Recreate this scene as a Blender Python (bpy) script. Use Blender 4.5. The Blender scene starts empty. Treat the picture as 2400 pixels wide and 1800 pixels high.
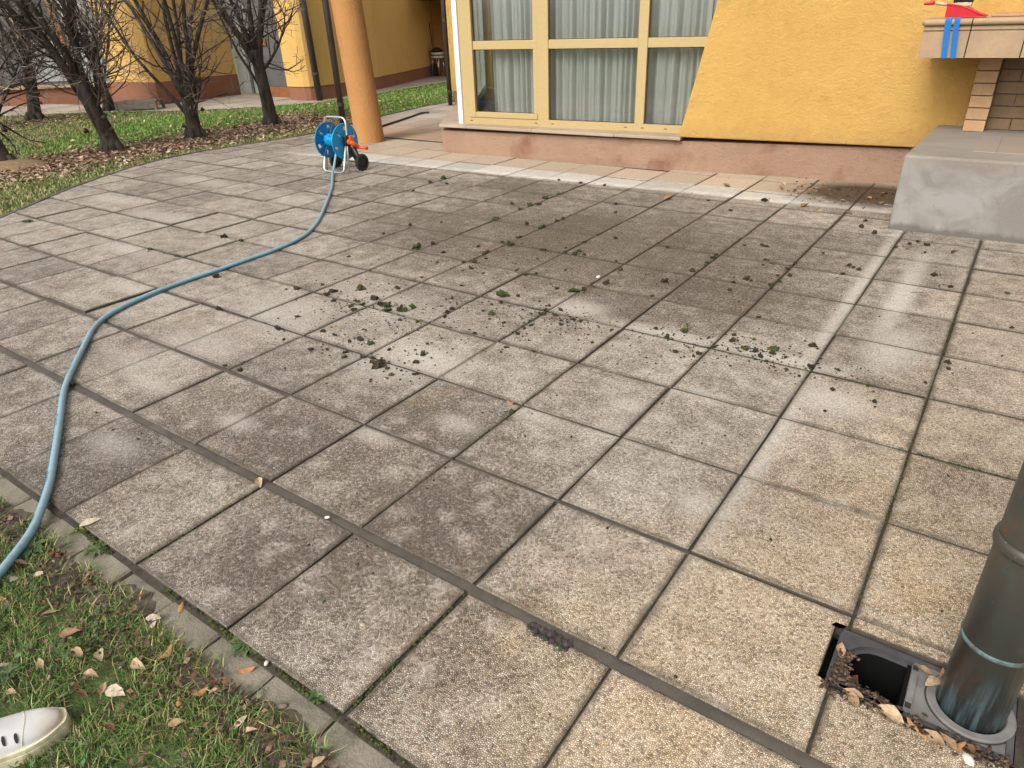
import bpy, bmesh, math, random
import numpy as np
from mathutils import Vector, Matrix

# ------------------------------------------------------------------ camera, light, exposure
SC = bpy.context.scene
COL = SC.collection
R = math.radians

cam_data = bpy.data.cameras.new('camera')
cam = bpy.data.objects.new('camera', cam_data)
COL.objects.link(cam)
cam_data.sensor_width = 36.0
cam_data.lens = 1607.86 / 2400 * 36.0
cam_data.clip_start = 0.05
cam_data.clip_end = 600
_r = Vector((0.81789, 0.57432, -0.03479)); _d = Vector((0.24757, -0.40587, -0.87976)); _f = Vector((-0.51938, 0.71094, -0.47414))
_m = Matrix.Identity(4)
for i in range(3):
    _m[i][0] = _r[i]; _m[i][1] = -_d[i]; _m[i][2] = -_f[i]
_m.translation = Vector((3.05536, -1.20075, 1.56104))
cam.matrix_world = _m
SC.camera = cam

SUN_ELEV, SUN_AZ = R(43), R(184)          # azimuth measured clockwise from +y
world = bpy.data.worlds.new('World')
SC.world = world
world.use_nodes = True
wn = world.node_tree
wn.nodes.clear()
sky = wn.nodes.new('ShaderNodeTexSky')
sky.sky_type = 'NISHITA'
sky.sun_disc = False
sky.sun_elevation = SUN_ELEV
sky.sun_rotation = SUN_AZ
sky.air_density = 1.0
sky.dust_density = 4.0
sky.ozone_density = 1.0
hs = wn.nodes.new('ShaderNodeHueSaturation')
hs.inputs['Saturation'].default_value = 0.12
wb = wn.nodes.new('ShaderNodeBackground')
wb.inputs['Strength'].default_value = 0.15
wo = wn.nodes.new('ShaderNodeOutputWorld')
wn.links.new(sky.outputs[0], hs.inputs['Color'])
wn.links.new(hs.outputs[0], wb.inputs['Color'])
wn.links.new(wb.outputs[0], wo.inputs['Surface'])

sd = bpy.data.lights.new('sun', 'SUN')
sd.energy = 1.15
sd.angle = R(25)
sd.color = (1.0, 0.95, 0.88)
sun = bpy.data.objects.new('sun', sd)
COL.objects.link(sun)
_to = Vector((math.sin(SUN_AZ) * math.cos(SUN_ELEV), math.cos(SUN_AZ) * math.cos(SUN_ELEV), math.sin(SUN_ELEV)))
sun.rotation_euler = _to.to_track_quat('Z', 'Y').to_euler()
sun.location = (0, -5, 12)

SC.view_settings.view_transform = 'Standard'
SC.view_settings.look = 'None'
SC.view_settings.exposure = 0.6
SC.view_settings.gamma = 1
SC.view_settings.use_curve_mapping = False
SC.render.engine = 'CYCLES'
SC.cycles.max_bounces = 8
SC.cycles.transparent_max_bounces = 12
SC.cycles.caustics_reflective = False
SC.cycles.caustics_refractive = False

rng = random.Random(7)
nrng = np.random.default_rng(11)


# ------------------------------------------------------------------ helpers: objects
def tag(o, label=None, cat=None, group=None, kind=None):
    if label: o['label'] = label
    if cat: o['category'] = cat
    if group: o['group'] = group
    if kind: o['kind'] = kind
    return o


def link(o, parent=None):
    COL.objects.link(o)
    if parent is not None:
        o.parent = parent
    return o


def empty(name, loc=(0, 0, 0), rz=0.0, **kw):
    o = bpy.data.objects.new(name, None)
    o.empty_display_size = 0.1
    o.location = loc
    o.rotation_euler = (0, 0, rz)
    COL.objects.link(o)
    return tag(o, **kw)


class MB:
    """collects polygons into one mesh"""
    def __init__(s):
        s.v = []; s.f = []; s.c = []; s.mi = []; s.col = (1, 1, 1); s.m = 0

    def add(s, vs, fs):
        b = len(s.v)
        s.v += [tuple(p) for p in vs]
        s.c += [s.col] * len(vs)
        s.f += [tuple(b + i for i in f) for f in fs]
        s.mi += [s.m] * len(fs)
        return b

    def box(s, a, b):
        x0, y0, z0 = a; x1, y1, z1 = b
        s.add([(x0, y0, z0), (x1, y0, z0), (x1, y1, z0), (x0, y1, z0), (x0, y0, z1), (x1, y0, z1), (x1, y1, z1), (x0, y1, z1)],
              [(3, 2, 1, 0), (4, 5, 6, 7), (0, 1, 5, 4), (1, 2, 6, 5), (2, 3, 7, 6), (3, 0, 4, 7)])

    def obox(s, o, ux, uy, uz, a, b):
        o = Vector(o); ux = Vector(ux); uy = Vector(uy); uz = Vector(uz)
        P = lambda x, y, z: tuple(o + ux * x + uy * y + uz * z)
        x0, y0, z0 = a; x1, y1, z1 = b
        s.add([P(x0, y0, z0), P(x1, y0, z0), P(x1, y1, z0), P(x0, y1, z0), P(x0, y0, z1), P(x1, y0, z1), P(x1, y1, z1), P(x0, y1, z1)],
              [(3, 2, 1, 0), (4, 5, 6, 7), (0, 1, 5, 4), (1, 2, 6, 5), (2, 3, 7, 6), (3, 0, 4, 7)])

    def prism(s, poly, z0, z1):
        """vertical prism over a counter-clockwise xy polygon; z may be per vertex"""
        n = len(poly)
        za = z0 if hasattr(z0, '__len__') else [z0] * n
        zb = z1 if hasattr(z1, '__len__') else [z1] * n
        s.add([(p[0], p[1], za[i]) for i, p in enumerate(poly)] + [(p[0], p[1], zb[i]) for i, p in enumerate(poly)],
              [tuple(range(n - 1, -1, -1)), tuple(range(n, 2 * n))] + [(i, (i + 1) % n, n + (i + 1) % n, n + i) for i in range(n)])

    def slabpoly(s, pts3, off):
        """a planar polygon of 3d points thickened by the vector off"""
        n = len(pts3); off = Vector(off)
        s.add([tuple(p) for p in pts3] + [tuple(Vector(p) + off) for p in pts3],
              [tuple(range(n)), tuple(range(2 * n - 1, n - 1, -1))] + [(i, n + i, n + (i + 1) % n, (i + 1) % n) for i in range(n)])

    def tube(s, pts, rad, sides=8, caps=True, closed=False):
        pts = [Vector(p) for p in pts]
        n = len(pts)
        if not hasattr(rad, '__len__'): rad = [rad] * n
        vs = []; fs = []
        up = None
        for i, p in enumerate(pts):
            a = pts[i - 1] if (i > 0 or closed) else p
            b = pts[(i + 1) % n] if (i < n - 1 or closed) else p
            t = (b - a)
            if t.length < 1e-9: t = Vector((0, 0, 1))
            t.normalize()
            if up is None:
                up = Vector((0, 0, 1)) if abs(t.z) < .9 else Vector((1, 0, 0))
            u = up - t * up.dot(t)
            if u.length < 1e-6:
                u = t.orthogonal()
            u.normalize(); w = t.cross(u); up = u
            for k in range(sides):
                an = 2 * math.pi * k / sides
                vs.append(tuple(p + (u * math.cos(an) + w * math.sin(an)) * rad[i]))
        m = n if closed else n - 1
        for i in range(m):
            j = (i + 1) % n
            for k in range(sides):
                k2 = (k + 1) % sides
                fs.append((i * sides + k, i * sides + k2, j * sides + k2, j * sides + k))
        if caps and not closed:
            fs.append(tuple(range(sides - 1, -1, -1)))
            fs.append(tuple((n - 1) * sides + k for k in range(sides)))
        return s.add(vs, fs)

    def lathe(s, prof, sides=24, o=(0, 0, 0), ax=(0, 0, 1), ux=(1, 0, 0)):
        """profile of (r, h) along the axis ax"""
        o = Vector(o); ax = Vector(ax).normalized(); ux = Vector(ux).normalized(); uy = ax.cross(ux)
        vs = []; fs = []
        n = len(prof)
        for r, h in prof:
            for k in range(sides):
                a = 2 * math.pi * k / sides
                vs.append(tuple(o + ax * h + (ux * math.cos(a) + uy * math.sin(a)) * r))
        for i in range(n - 1):
            for k in range(sides):
                k2 = (k + 1) % sides
                fs.append((i * sides + k, i * sides + k2, (i + 1) * sides + k2, (i + 1) * sides + k))
        s.add(vs, fs)

    def build(s, name, mat=None, parent=None, smooth=False, bevel=0, **kw):
        me = bpy.data.meshes.new(name)
        me.from_pydata(s.v, [], s.f)
        for m in (mat if isinstance(mat, (list, tuple)) else [mat]):
            if m: me.materials.append(m)
        if any(s.mi): me.polygons.foreach_set('material_index', s.mi)
        if any(c != (1, 1, 1) for c in s.c):
            at = me.color_attributes.new('tint', 'FLOAT_COLOR', 'POINT')
            at.data.foreach_set('color', np.array([(*c, 1) for c in s.c], np.float32).ravel())
        if smooth: me.polygons.foreach_set('use_smooth', [True] * len(me.polygons))
        me.update()
        o = bpy.data.objects.new(name, me)
        link(o, parent)
        if bevel:
            b = o.modifiers.new('bevel', 'BEVEL'); b.width = bevel; b.segments = 2; b.limit_method = 'ANGLE'; b.angle_limit = R(35)
        return tag(o, **kw)


def bulk(name, V, F, mat, parent=None, tint=None, **kw):
    """a big mesh from numpy arrays: V (n,3), F (m,k) with one k"""
    me = bpy.data.meshes.new(name)
    k = F.shape[1]
    me.vertices.add(len(V)); me.vertices.foreach_set('co', V.astype(np.float32).ravel())
    me.loops.add(F.size); me.loops.foreach_set('vertex_index', F.astype(np.int32).ravel())
    me.polygons.add(len(F)); me.polygons.foreach_set('loop_start', np.arange(0, F.size, k, dtype=np.int32))
    me.polygons.foreach_set('loop_total', np.full(len(F), k, np.int32))
    me.update(calc_edges=True)
    if tint is not None:
        at = me.color_attributes.new('tint', 'FLOAT_COLOR', 'POINT')
        at.data.foreach_set('color', np.c_[tint, np.ones(len(tint))].astype(np.float32).ravel())
    me.materials.append(mat)
    o = bpy.data.objects.new(name, me)
    link(o, parent)
    return tag(o, **kw)


# ------------------------------------------------------------------ helpers: materials
class NT:
    def __init__(s, name, rough=0.8):
        s.mat = bpy.data.materials.new(name); s.mat.use_nodes = True
        s.t = s.mat.node_tree; s.t.nodes.clear()
        s.out = s.t.nodes.new('ShaderNodeOutputMaterial')
        s.b = s.t.nodes.new('ShaderNodeBsdfPrincipled')
        s.b.inputs['Roughness'].default_value = rough
        s.t.links.new(s.b.outputs[0], s.out.inputs['Surface'])

    def n(s, typ, **kw):
        nd = s.t.nodes.new(typ)
        for k, v in kw.items(): setattr(nd, k, v)
        return nd

    def set(s, sock, v):
        if isinstance(v, bpy.types.NodeSocket): s.t.links.new(v, sock)
        elif v is not None:
            if isinstance(v, (tuple, list)) and len(v) == 3 and len(sock.default_value) == 4: v = (*v, 1)
            sock.default_value = v

    def pos(s):
        if not hasattr(s, '_pos'): s._pos = s.n('ShaderNodeNewGeometry').outputs['Position']
        return s._pos

    def obj(s):
        if not hasattr(s, '_obj'): s._obj = s.n('ShaderNodeTexCoord').outputs['Object']
        return s._obj

    def map(s, vec, scale=(1, 1, 1), rot=(0, 0, 0), loc=(0, 0, 0)):
        m = s.n('ShaderNodeMapping'); s.set(m.inputs[0], vec); s.set(m.inputs['Scale'], scale); s.set(m.inputs['Rotation'], rot); s.set(m.inputs['Location'], loc)
        return m.outputs[0]

    def noise(s, scale, detail=4, rough=.55, vec=None, dist=0):
        nd = s.n('ShaderNodeTexNoise'); s.set(nd.inputs['Vector'], s.pos() if vec is None else vec)
        s.set(nd.inputs['Scale'], scale); s.set(nd.inputs['Detail'], detail); s.set(nd.inputs['Roughness'], rough); s.set(nd.inputs['Distortion'], dist)
        return nd.outputs[0]

    def vor(s, scale, feature='F1', vec=None, out='Distance', dims='3D', rnd=1):
        nd = s.n('ShaderNodeTexVoronoi', feature=feature, voronoi_dimensions=dims); s.set(nd.inputs['Vector'], s.pos() if vec is None else vec)
        s.set(nd.inputs['Scale'], scale); s.set(nd.inputs['Randomness'], rnd)
        return nd.outputs[out]

    def ramp(s, fac, stops, interp='LINEAR'):
        nd = s.n('ShaderNodeValToRGB'); s.set(nd.inputs[0], fac); cr = nd.color_ramp; cr.interpolation = interp
        while len(cr.elements) < len(stops): cr.elements.new(0.5)
        for e, (p, c) in zip(cr.elements, stops):
            e.position = p; e.color = (*c, 1) if hasattr(c, '__len__') else (c, c, c, 1)
        return nd.outputs[0]

    def rng(s, v, a, b, c=0.0, d=1.0, smooth=False):
        nd = s.n('ShaderNodeMapRange'); nd.clamp = True
        if smooth: nd.interpolation_type = 'SMOOTHSTEP'
        s.set(nd.inputs[0], v); s.set(nd.inputs[1], a); s.set(nd.inputs[2], b); s.set(nd.inputs[3], c); s.set(nd.inputs[4], d)
        return nd.outputs[0]

    def math(s, op, a, b=0.0, clamp=False):
        nd = s.n('ShaderNodeMath', operation=op, use_clamp=clamp); s.set(nd.inputs[0], a); s.set(nd.inputs[1], b)
        return nd.outputs[0]

    def mix(s, fac, a, b, blend='MIX'):
        nd = s.n('ShaderNodeMix', data_type='RGBA', blend_type=blend); s.set(nd.inputs[0], fac); s.set(nd.inputs[6], a); s.set(nd.inputs[7], b)
        return nd.outputs[2]

    def attr(s, name='tint'):
        return s.n('ShaderNodeAttribute', attribute_name=name).outputs['Color']

    def sep(s, v):
        nd = s.n('ShaderNodeSeparateXYZ'); s.set(nd.inputs[0], v); return nd.outputs

    def bump(s, h, strength=.5, dist=.005, normal=None):
        nd = s.n('ShaderNodeBump'); s.set(nd.inputs['Height'], h); s.set(nd.inputs['Strength'], strength); s.set(nd.inputs['Distance'], dist)
        if normal is not None: s.set(nd.inputs['Normal'], normal)
        s.set(s.b.inputs['Normal'], nd.outputs[0])
        return nd.outputs[0]

    def color(s, c): s.set(s.b.inputs['Base Color'], c)


def plain(name, c, rough=.6, metal=0, noise=.12, nscale=9, bump=0, bscale=80, spec=None):
    m = NT(name, rough)
    n = m.noise(nscale, 5, vec=m.obj())
    m.color(m.mix(m.rng(n, .3, .7), tuple(x * (1 - noise) for x in c), tuple(min(1, x * (1 + noise)) for x in c)))
    m.b.inputs['Metallic'].default_value = metal
    if spec is not None: m.b.inputs['Specular IOR Level'].default_value = spec
    if bump: m.bump(m.noise(bscale, 3, vec=m.obj()), bump, .003)
    return m.mat


def tinted(name, rough=.7, noise=.2, nscale=40, bump=0, trans=0):
    m = NT(name, rough)
    n = m.noise(nscale, 3)
    m.color(m.mix(1.0, m.attr(), m.ramp(n, [(.3, 1 - noise), (.7, 1 + noise)]), 'MULTIPLY'))
    m.b.inputs['Specular IOR Level'].default_value = .25
    if bump: m.bump(n, bump, .004)
    return m.mat


def stucco(name, c, c2, damp=None, grain=1.0, fade=None):
    m = NT(name, .9)
    big = m.noise(.9, 5, .6); mid = m.noise(7, 5, .65); fine = m.noise(55, 5, .7)
    col = m.mix(m.rng(big, .35, .7), c, c2)
    col = m.mix(m.rng(mid, .45, .8, 0, .25), col, tuple(x * .72 for x in c2))
    col = m.mix(m.rng(fine, .62, .8, 0, .35), col, tuple(x * .6 for x in c2))
    streak = m.noise(3.0, 4, .6, vec=m.map(m.pos(), scale=(1.6, 1.6, .12)))
    col = m.mix(m.rng(streak, .55, .75, 0, .22), col, tuple(min(1, x * 1.18) for x in c))
    if fade:
        bl = m.noise(.7, 3, .5, vec=m.map(m.pos(), scale=(2.2, 2.2, .15), loc=(1.3, 0, 0)))
        col = m.mix(m.rng(bl, .54, .66, 0, .6), col, fade)
        patch = m.noise(4.5, 6, .7, dist=.5)
        col = m.mix(m.rng(patch, .56, .70, 0, .38), col, tuple(x * .68 for x in c2))
        zz = m.sep(m.pos())[2]
        sp = m.math('SUBTRACT', zz, m.math('MULTIPLY', m.noise(6, 5, .7, vec=m.map(m.pos(), scale=(1, 1, .4))), .45))
        col = m.mix(m.rng(sp, .12, .30, .38, 0), col, (.33, .20, .085))
    if damp:
        d = m.noise(2.6, 5, .6)
        col = m.mix(m.rng(d, .52, .7, 0, .75), col, damp)
    m.color(col)
    b1 = m.noise(60, 6, .75); b2 = m.noise(22, 4, .7); pit = m.rng(m.vor(34), .02, .16)
    m.bump(m.math('ADD', m.math('ADD', b1, m.math('MULTIPLY', b2, 1.3)), m.math('MULTIPLY', pit, .35)), .6 * grain, .012)
    m.b.inputs['Specular IOR Level'].default_value = .2
    return m.mat


# --- exposed aggregate slabs: pebbles in a matrix, with real dirt where the patio is dirty
DIRT = [(.3, 3.3, 2.0, 1.3, .75), (1.6, 3.0, .9, .95, .55), (-.9, 4.5, 1.7, .55, .5), (1.9, 3.9, .8, .9, .35), (1.6, .1, .45, .32, .45), (1.5, -.28, .35, .2, .4),
        (.75, .2, .7, .3, .35), (2.6, .95, .38, .36, .25), (-.1, 4.75, 2.2, .35, .35), (1.45, 2.35, .7, .4, .45), (2.2, 2.65, .35, .5, .3), (1.2, .65, .45, .35, .3), (-2.3, 3.9, 1.1, .4, .25), (.3, -.3, .6, .25, .25)]
CLEAN = [(-.34, 1.15, .38, .25, .7), (.78, 1.14, .3, .16, .85), (1.13, 2.13, .2, .13, .9), (-3.35, 2.12, .6, .16, .6), (-4.6, 2.3, .5, .13, .6), (-.4, .62, .33, .2, .55), (.72, .94, .28, .1, .7), (1.73, 2.04, .45, .08, .8),
         (2.36, 2.05, .3, .09, .75), (2.70, 3.3, .07, 1.0, .95), (-.55, .3, .3, .12, .45), (-4.5, 3.3, .6, .14, .6), (2.46, 3.3, .05, 1.5, .95), (1.95, 1.05, .16, .14, .3), (2.78, 2.45, .14, .3, .9), (.1, 1.6, .5, .22, .45),
         (-2.9, 3.2, .5, .12, .4), (-1.8, 2.8, .5, .16, .3), (2.53, 1.2, .05, .9, .7), (2.66, 1.75, .2, .14, .8), (2.45, .75, .12, .1, .6), (1.35, .72, .13, .07, .7), (1.6, .95, .16, .06, .6), (1.9, 1.25, .1, .07, .7), (2.15, 1.5, .12, .07, .6), (1.1, .45, .12, .06, .6), (.5, .2, .14, .07, .7), (.2, -.2, .2, .08, .6), (-.2, .2, .25, .07, .6), (-1.6, .9, .4, .09, .6), (-2.6, 1.4, .45, .1, .6)]
FRESH = [(3.1, .5, .85, .75, .7), (2.9, -.25, .7, .3, .65), (3.7, 2.6, .45, 2.2, .7)]


def slab_material():
    m = NT('exposed_aggregate', .88)
    P = m.pos()
    flat = m.map(P, scale=(1, 1, 0))
    wob = m.noise(6, 3, vec=flat)
    cell = m.vor(182, vec=flat, out='Color', dims='2D')
    edge = m.vor(182, 'DISTANCE_TO_EDGE', vec=flat, dims='2D')
    sc = m.n('ShaderNodeSeparateColor'); m.set(sc.inputs[0], cell)
    peb = m.ramp(sc.outputs[0], [(0, (.22, .18, .14)), (.14, (.39, .33, .26)), (.4, (.53, .465, .385)), (.7, (.62, .555, .47)), (.9, (.76, .72, .655)), (1, (.56, .41, .245))])
    # tone of the whole casting: tan where sheltered or new, greyer to the left
    xyz = m.sep(P)
    tone = m.noise(.8, 4, vec=flat)
    warm = m.rng(m.math('ADD', m.math('SUBTRACT', xyz[0], m.math('MULTIPLY', m.rng(xyz[1], 0, 2.2), .75)), m.math('MULTIPLY', tone, .9)), 2.35, 2.95)
    warm = m.math('MULTIPLY', warm, m.rng(xyz[1], .9, 2.2, 1, .55))
    grey = m.mix(warm, (.955, .945, .945), (1.03, .92, .765))
    col = m.mix(1.0, peb, grey, 'MULTIPLY')
    # dirt field
    acc = None
    def spot(x, y, rx, ry, a):
        v = m.n('ShaderNodeVectorMath', operation='LENGTH')
        m.set(v.inputs[0], m.map(flat, scale=(1 / rx, 1 / ry, 0), loc=(-x / rx, -y / ry, 0)))
        return m.rng(v.outputs['Value'], 0.15, 1.45, a, 0, True)
    for s_ in DIRT:
        k = spot(*s_); acc = k if acc is None else m.math('MAXIMUM', acc, k)
    oi = m.n('ShaderNodeObjectInfo')
    sh = m.n('ShaderNodeVectorMath', operation='SCALE'); m.set(sh.inputs[0], (37.0, 71.0, 0.0)); m.set(sh.inputs['Scale'], oi.outputs['Random'])
    own = m.n('ShaderNodeVectorMath', operation='ADD'); m.set(own.inputs[0], flat); m.set(own.inputs[1], sh.outputs[0]); own = own.outputs[0]
    n1 = m.noise(2.0, 6, .6, vec=own); n2 = m.noise(9, 6, .65, vec=own); n3 = m.noise(38, 4, .7, vec=own)
    mott = m.math('ADD', m.math('MULTIPLY', n1, .55), m.math('MULTIPLY', n2, .45))
    ra = m.n('ShaderNodeAttribute', attribute_name='rim').outputs['Fac']
    rim = m.math('MULTIPLY', m.rng(m.math('ADD', ra, m.math('MULTIPLY', m.math('SUBTRACT', n2, .5), 1.3)), .38, 1.0), .5)
    d = m.math('ADD', m.math('MULTIPLY', acc, .95), m.rng(m.math('ADD', m.math('MULTIPLY', mott, .7), m.math('MULTIPLY', n2, .3)), .37, .63, -.25, .54))
    d = m.math('ADD', d, m.ramp(oi.outputs['Random'], [(0, .16), (.25, 0), (.5, .2), (.75, .04), (1, .12)]))
    nearleft = m.math('MULTIPLY', m.rng(xyz[1], 1.0, .2), m.rng(xyz[0], 2.4, 1.8))
    d = m.math('ADD', d, m.math('MULTIPLY', nearleft, .22))
    n4 = m.noise(62, 3, .6, vec=flat)
    sp_ = m.rng(m.math('ADD', m.math('MULTIPLY', n4, .6), m.math('MULTIPLY', n3, .4)), .40, .60, .45, 1.4)
    cl = None
    for s_ in CLEAN:
        k = spot(*s_); cl = k if cl is None else m.math('MAXIMUM', cl, k)
    # sheltered rows beside the house are clean, with a bright line where the drips fall
    ywall = m.math('SUBTRACT', xyz[1], m.math('MULTIPLY', xyz[0], .035))
    rows = m.math('MULTIPLY', m.rng(ywall, 5.12, 5.22), m.rng(xyz[0], -5.3, -4.2))
    line = m.math('MULTIPLY', m.rng(ywall, 5.10, 5.15), m.math('MULTIPLY', m.rng(ywall, 5.20, 5.28, 1, 0), m.rng(xyz[0], -5.6, -4.6)))
    cl = m.math('MULTIPLY', m.math('MAXIMUM', cl, m.math('MULTIPLY', rows, .95)), m.rng(n2, .25, .55, .55, 1))
    fre = None
    for s_ in FRESH:
        k = spot(*s_); fre = k if fre is None else m.math('MAXIMUM', fre, k)
    d = m.math('MULTIPLY', d, m.math('SUBTRACT', 1, m.math('MULTIPLY', m.math('MAXIMUM', cl, fre), .92)), clamp=True)
    # small pale scars where the spray has hit
    wv = m.n('ShaderNodeVectorMath', operation='ADD'); nv_ = m.n('ShaderNodeTexNoise'); m.set(nv_.inputs['Vector'], flat); m.set(nv_.inputs['Scale'], 7.0); m.set(nv_.inputs['Detail'], 3.0)
    m.set(wv.inputs[0], flat); m.set(wv.inputs[1], m.map(nv_.outputs['Color'], scale=(.22, .22, 0)))
    blot = m.rng(m.vor(5.0, vec=m.map(wv.outputs[0], loc=(.3, .1, 0)), out='Distance', dims='2D'), .10, .30, 1, 0, True)
    blot = m.math('MULTIPLY', m.math('MULTIPLY', blot, m.rng(n3, .35, .6)), m.math('MULTIPLY', m.rng(n1, .36, .50), m.rng(xyz[1], 1.2, 2.4, 1, .25)))
    d = m.math('MULTIPLY', d, m.math('SUBTRACT', 1, m.math('MULTIPLY', blot, .75)))
    cl = m.math('MAXIMUM', cl, m.math('MULTIPLY', blot, .32))
    dirty = m.mix(1.0, col, m.mix(m.math('MULTIPLY', acc, .9, True), (.70, .66, .61), (.47, .395, .305)), 'MULTIPLY')
    d = m.math('MULTIPLY', d, sp_, clamp=True)
    col2 = m.mix(d, col, dirty)
    # grime in the grooves between the pebbles
    groove = m.rng(edge, m.rng(d, 0, .8, .0, .09), m.rng(d, 0, .8, .20, .36), 1, 0)
    gro = m.math('MULTIPLY', groove, m.rng(d, 0, .6, .78, 1.0))
    col2 = m.mix(gro, col2, (.050, .041, .033))
    col2 = m.mix(m.math('MULTIPLY', rim, 1.35), col2, (.105, .085, .062))
    # ochre lichen film
    och = m.rng(m.noise(2.3, 5, .6, vec=m.map(flat, loc=(4, 2, 0))), .60, .72, 0, .30)
    col2 = m.mix(och, col2, m.mix(1.0, col2, (1.0, .80, .47), 'MULTIPLY'))
    # rubbed pale film on clean places
    film = m.math('MULTIPLY', m.math('MAXIMUM', cl, m.math('MULTIPLY', rows, 1.25)), m.math('MULTIPLY', m.rng(n3, .3, .65, .28, .62), m.rng(n2, .3, .6, .55, 1.1)))
    tan = m.mix(m.rng(ywall, 5.50, 5.56), (.60, .565, .505), (.52, .385, .25))
    col2 = m.mix(film, col2, tan)
    col2 = m.mix(m.math('MULTIPLY', line, m.rng(n2, .35, .6, .15, .7)), col2, (.72, .69, .635))
    # muddy patch in the corner by the concrete block
    mud = m.math('MULTIPLY', spot(2.05, 5.8, .66, .5, 1.5), m.rng(m.math('ADD', n2, m.math('MULTIPLY', spot(2.1, 5.9, .5, .4, 1.0), .2)), .34, .50), clamp=True)
    col2 = m.mix(m.math('MULTIPLY', mud, .92), col2, m.mix(m.rng(n3, .4, .6), (.016, .010, .006), (.085, .048, .02)))
    # each slab its own shade
    col2 = m.mix(1.0, col2, m.ramp(oi.outputs['Random'], [(0, .84), (.3, 1.04), (.55, .93), (.8, 1.1), (1, .97)]), 'MULTIPLY')
    m.color(col2)
    h = m.math('ADD', m.rng(edge, 0, .35), m.math('MULTIPLY', n3, .5))
    m.bump(h, .6, .003)
    m.b.inputs['Specular IOR Level'].default_value = .25
    return m.mat


M = {}
M['slab'] = slab_material()


def path_material():
    m = NT('old_pink_paving', .9)
    n1 = m.noise(1.5, 5, .6); n2 = m.noise(14, 5, .65); f = m.noise(120, 3)
    c = m.mix(m.rng(n1, .35, .65), (.42, .275, .175), (.34, .23, .155))
    c = m.mix(m.rng(n2, .5, .75, 0, .5), c, (.17, .12, .085))
    xyz = m.sep(m.pos())
    c = m.mix(m.rng(m.math('ADD', xyz[1], m.math('MULTIPLY', n2, .8)), 7.5, 9.0, 0, .75), c, (.40, .37, .33))
    c = m.mix(m.rng(f, .55, .8, 0, .4), c, (.46, .36, .27))
    oi = m.n('ShaderNodeObjectInfo')
    m.color(m.mix(1.0, c, m.ramp(oi.outputs['Random'], [(0, .8), (1, 1.12)]), 'MULTIPLY'))
    m.bump(f, .4, .004)
    return m.mat


def farpath_material():
    m = NT('pale_stone_paving', .9)
    n1 = m.noise(2.2, 5, .65); n2 = m.noise(11, 5, .65)
    c = m.mix(m.rng(n1, .35, .65), (.40, .33, .26), (.29, .25, .21))
    c = m.mix(m.rng(n2, .55, .75, 0, .6), c, (.17, .14, .11))
    oi = m.n('ShaderNodeObjectInfo')
    m.color(m.mix(1.0, c, m.ramp(oi.outputs['Random'], [(0, .85), (1, 1.12)]), 'MULTIPLY'))
    m.bump(n2, .4, .01)
    return m.mat


M['path'] = path_material()
M['farpath'] = farpath_material()


def soil_material():
    m = NT('joint_soil', .95)
    n1 = m.noise(20, 5, .65); n2 = m.noise(150, 3)
    c = m.mix(m.rng(n1, .35, .7), (.028, .022, .015), (.078, .062, .045))
    c = m.mix(m.rng(m.noise(4, 4), .58, .68, 0, .6), c, (.045, .055, .016))
    m.color(c); m.bump(n2, .6, .005)
    return m.mat


def mud_material():
    m = NT('dried_mud', .75)
    n1 = m.noise(7, 5, .65); n2 = m.noise(90, 4, .7)
    c = m.mix(m.rng(n1, .35, .65), (.058, .048, .037), (.10, .083, .064))
    c = m.mix(m.rng(n2, .6, .75, 0, .5), c, (.22, .185, .145))
    m.color(c); m.bump(n2, .35, .004)
    return m.mat


def lawn_material():
    m = NT('lawn_ground', .95)
    n1 = m.noise(.5, 5, .6); n2 = m.noise(9, 6, .7); n3 = m.noise(70, 4, .7)
    c = m.mix(m.rng(n2, .35, .65), (.075, .10, .026), (.15, .14, .06))
    c = m.mix(m.rng(n1, .45, .6, 0, .7), c, (.08, .15, .03))
    c = m.mix(m.rng(n3, .5, .7, 0, .75), c, (.035, .027, .015))
    m.color(c); m.bump(n3, .9, .02)
    return m.mat


M['bank'] = plain('leafy_soil', (.085, .066, .044), .95, noise=.55, nscale=38, bump=1.0, bscale=90)
M['side'] = plain('dirty_slab_side', (.075, .062, .048), .95, noise=.4, nscale=20)
M['soil'] = soil_material(); M['mud'] = mud_material(); M['lawn'] = lawn_material()


def kerb_material(name, a, b, moss=.5):
    m = NT(name, .92)
    n1 = m.noise(5, 6, .65); n2 = m.noise(24, 5, .7); n3 = m.noise(140, 3)
    c = m.mix(m.rng(n1, .35, .65), a, b)
    c = m.mix(m.rng(n2, .5, .7, 0, .65), c, tuple(x * .45 for x in a))
    c = m.mix(m.rng(m.noise(9, 4, vec=m.map(m.pos(), loc=(3, 7, 1))), .54, .68, 0, moss), c, (.055, .06, .02))
    m.color(c); m.bump(m.math('ADD', n3, n2), .6, .006)
    return m.mat


M['kerb'] = kerb_material('weathered_kerb', (.25, .215, .16), (.165, .142, .108))
M['kerb_dark'] = kerb_material('dark_kerb', (.12, .105, .09), (.07, .06, .05), .3)

M['yellow'] = stucco('yellow_render', (.585, .36, .106), (.525, .312, .086), grain=1.5, fade=(.63, .41, .15))
M['yellow_far'] = stucco('far_yellow_render', (.66, .41, .135), (.61, .37, .115), grain=.5)
M['orange'] = stucco('orange_render', (.51, .252, .092), (.455, .222, .078), grain=1.5)
M['plinth'] = stucco('pink_plinth_render', (.40, .26, .178), (.33, .208, .14), damp=(.23, .10, .06), grain=1.8)
M['plinth_far'] = stucco('far_plinth_render', (.29, .135, .08), (.24, .105, .06), grain=.6)


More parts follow.
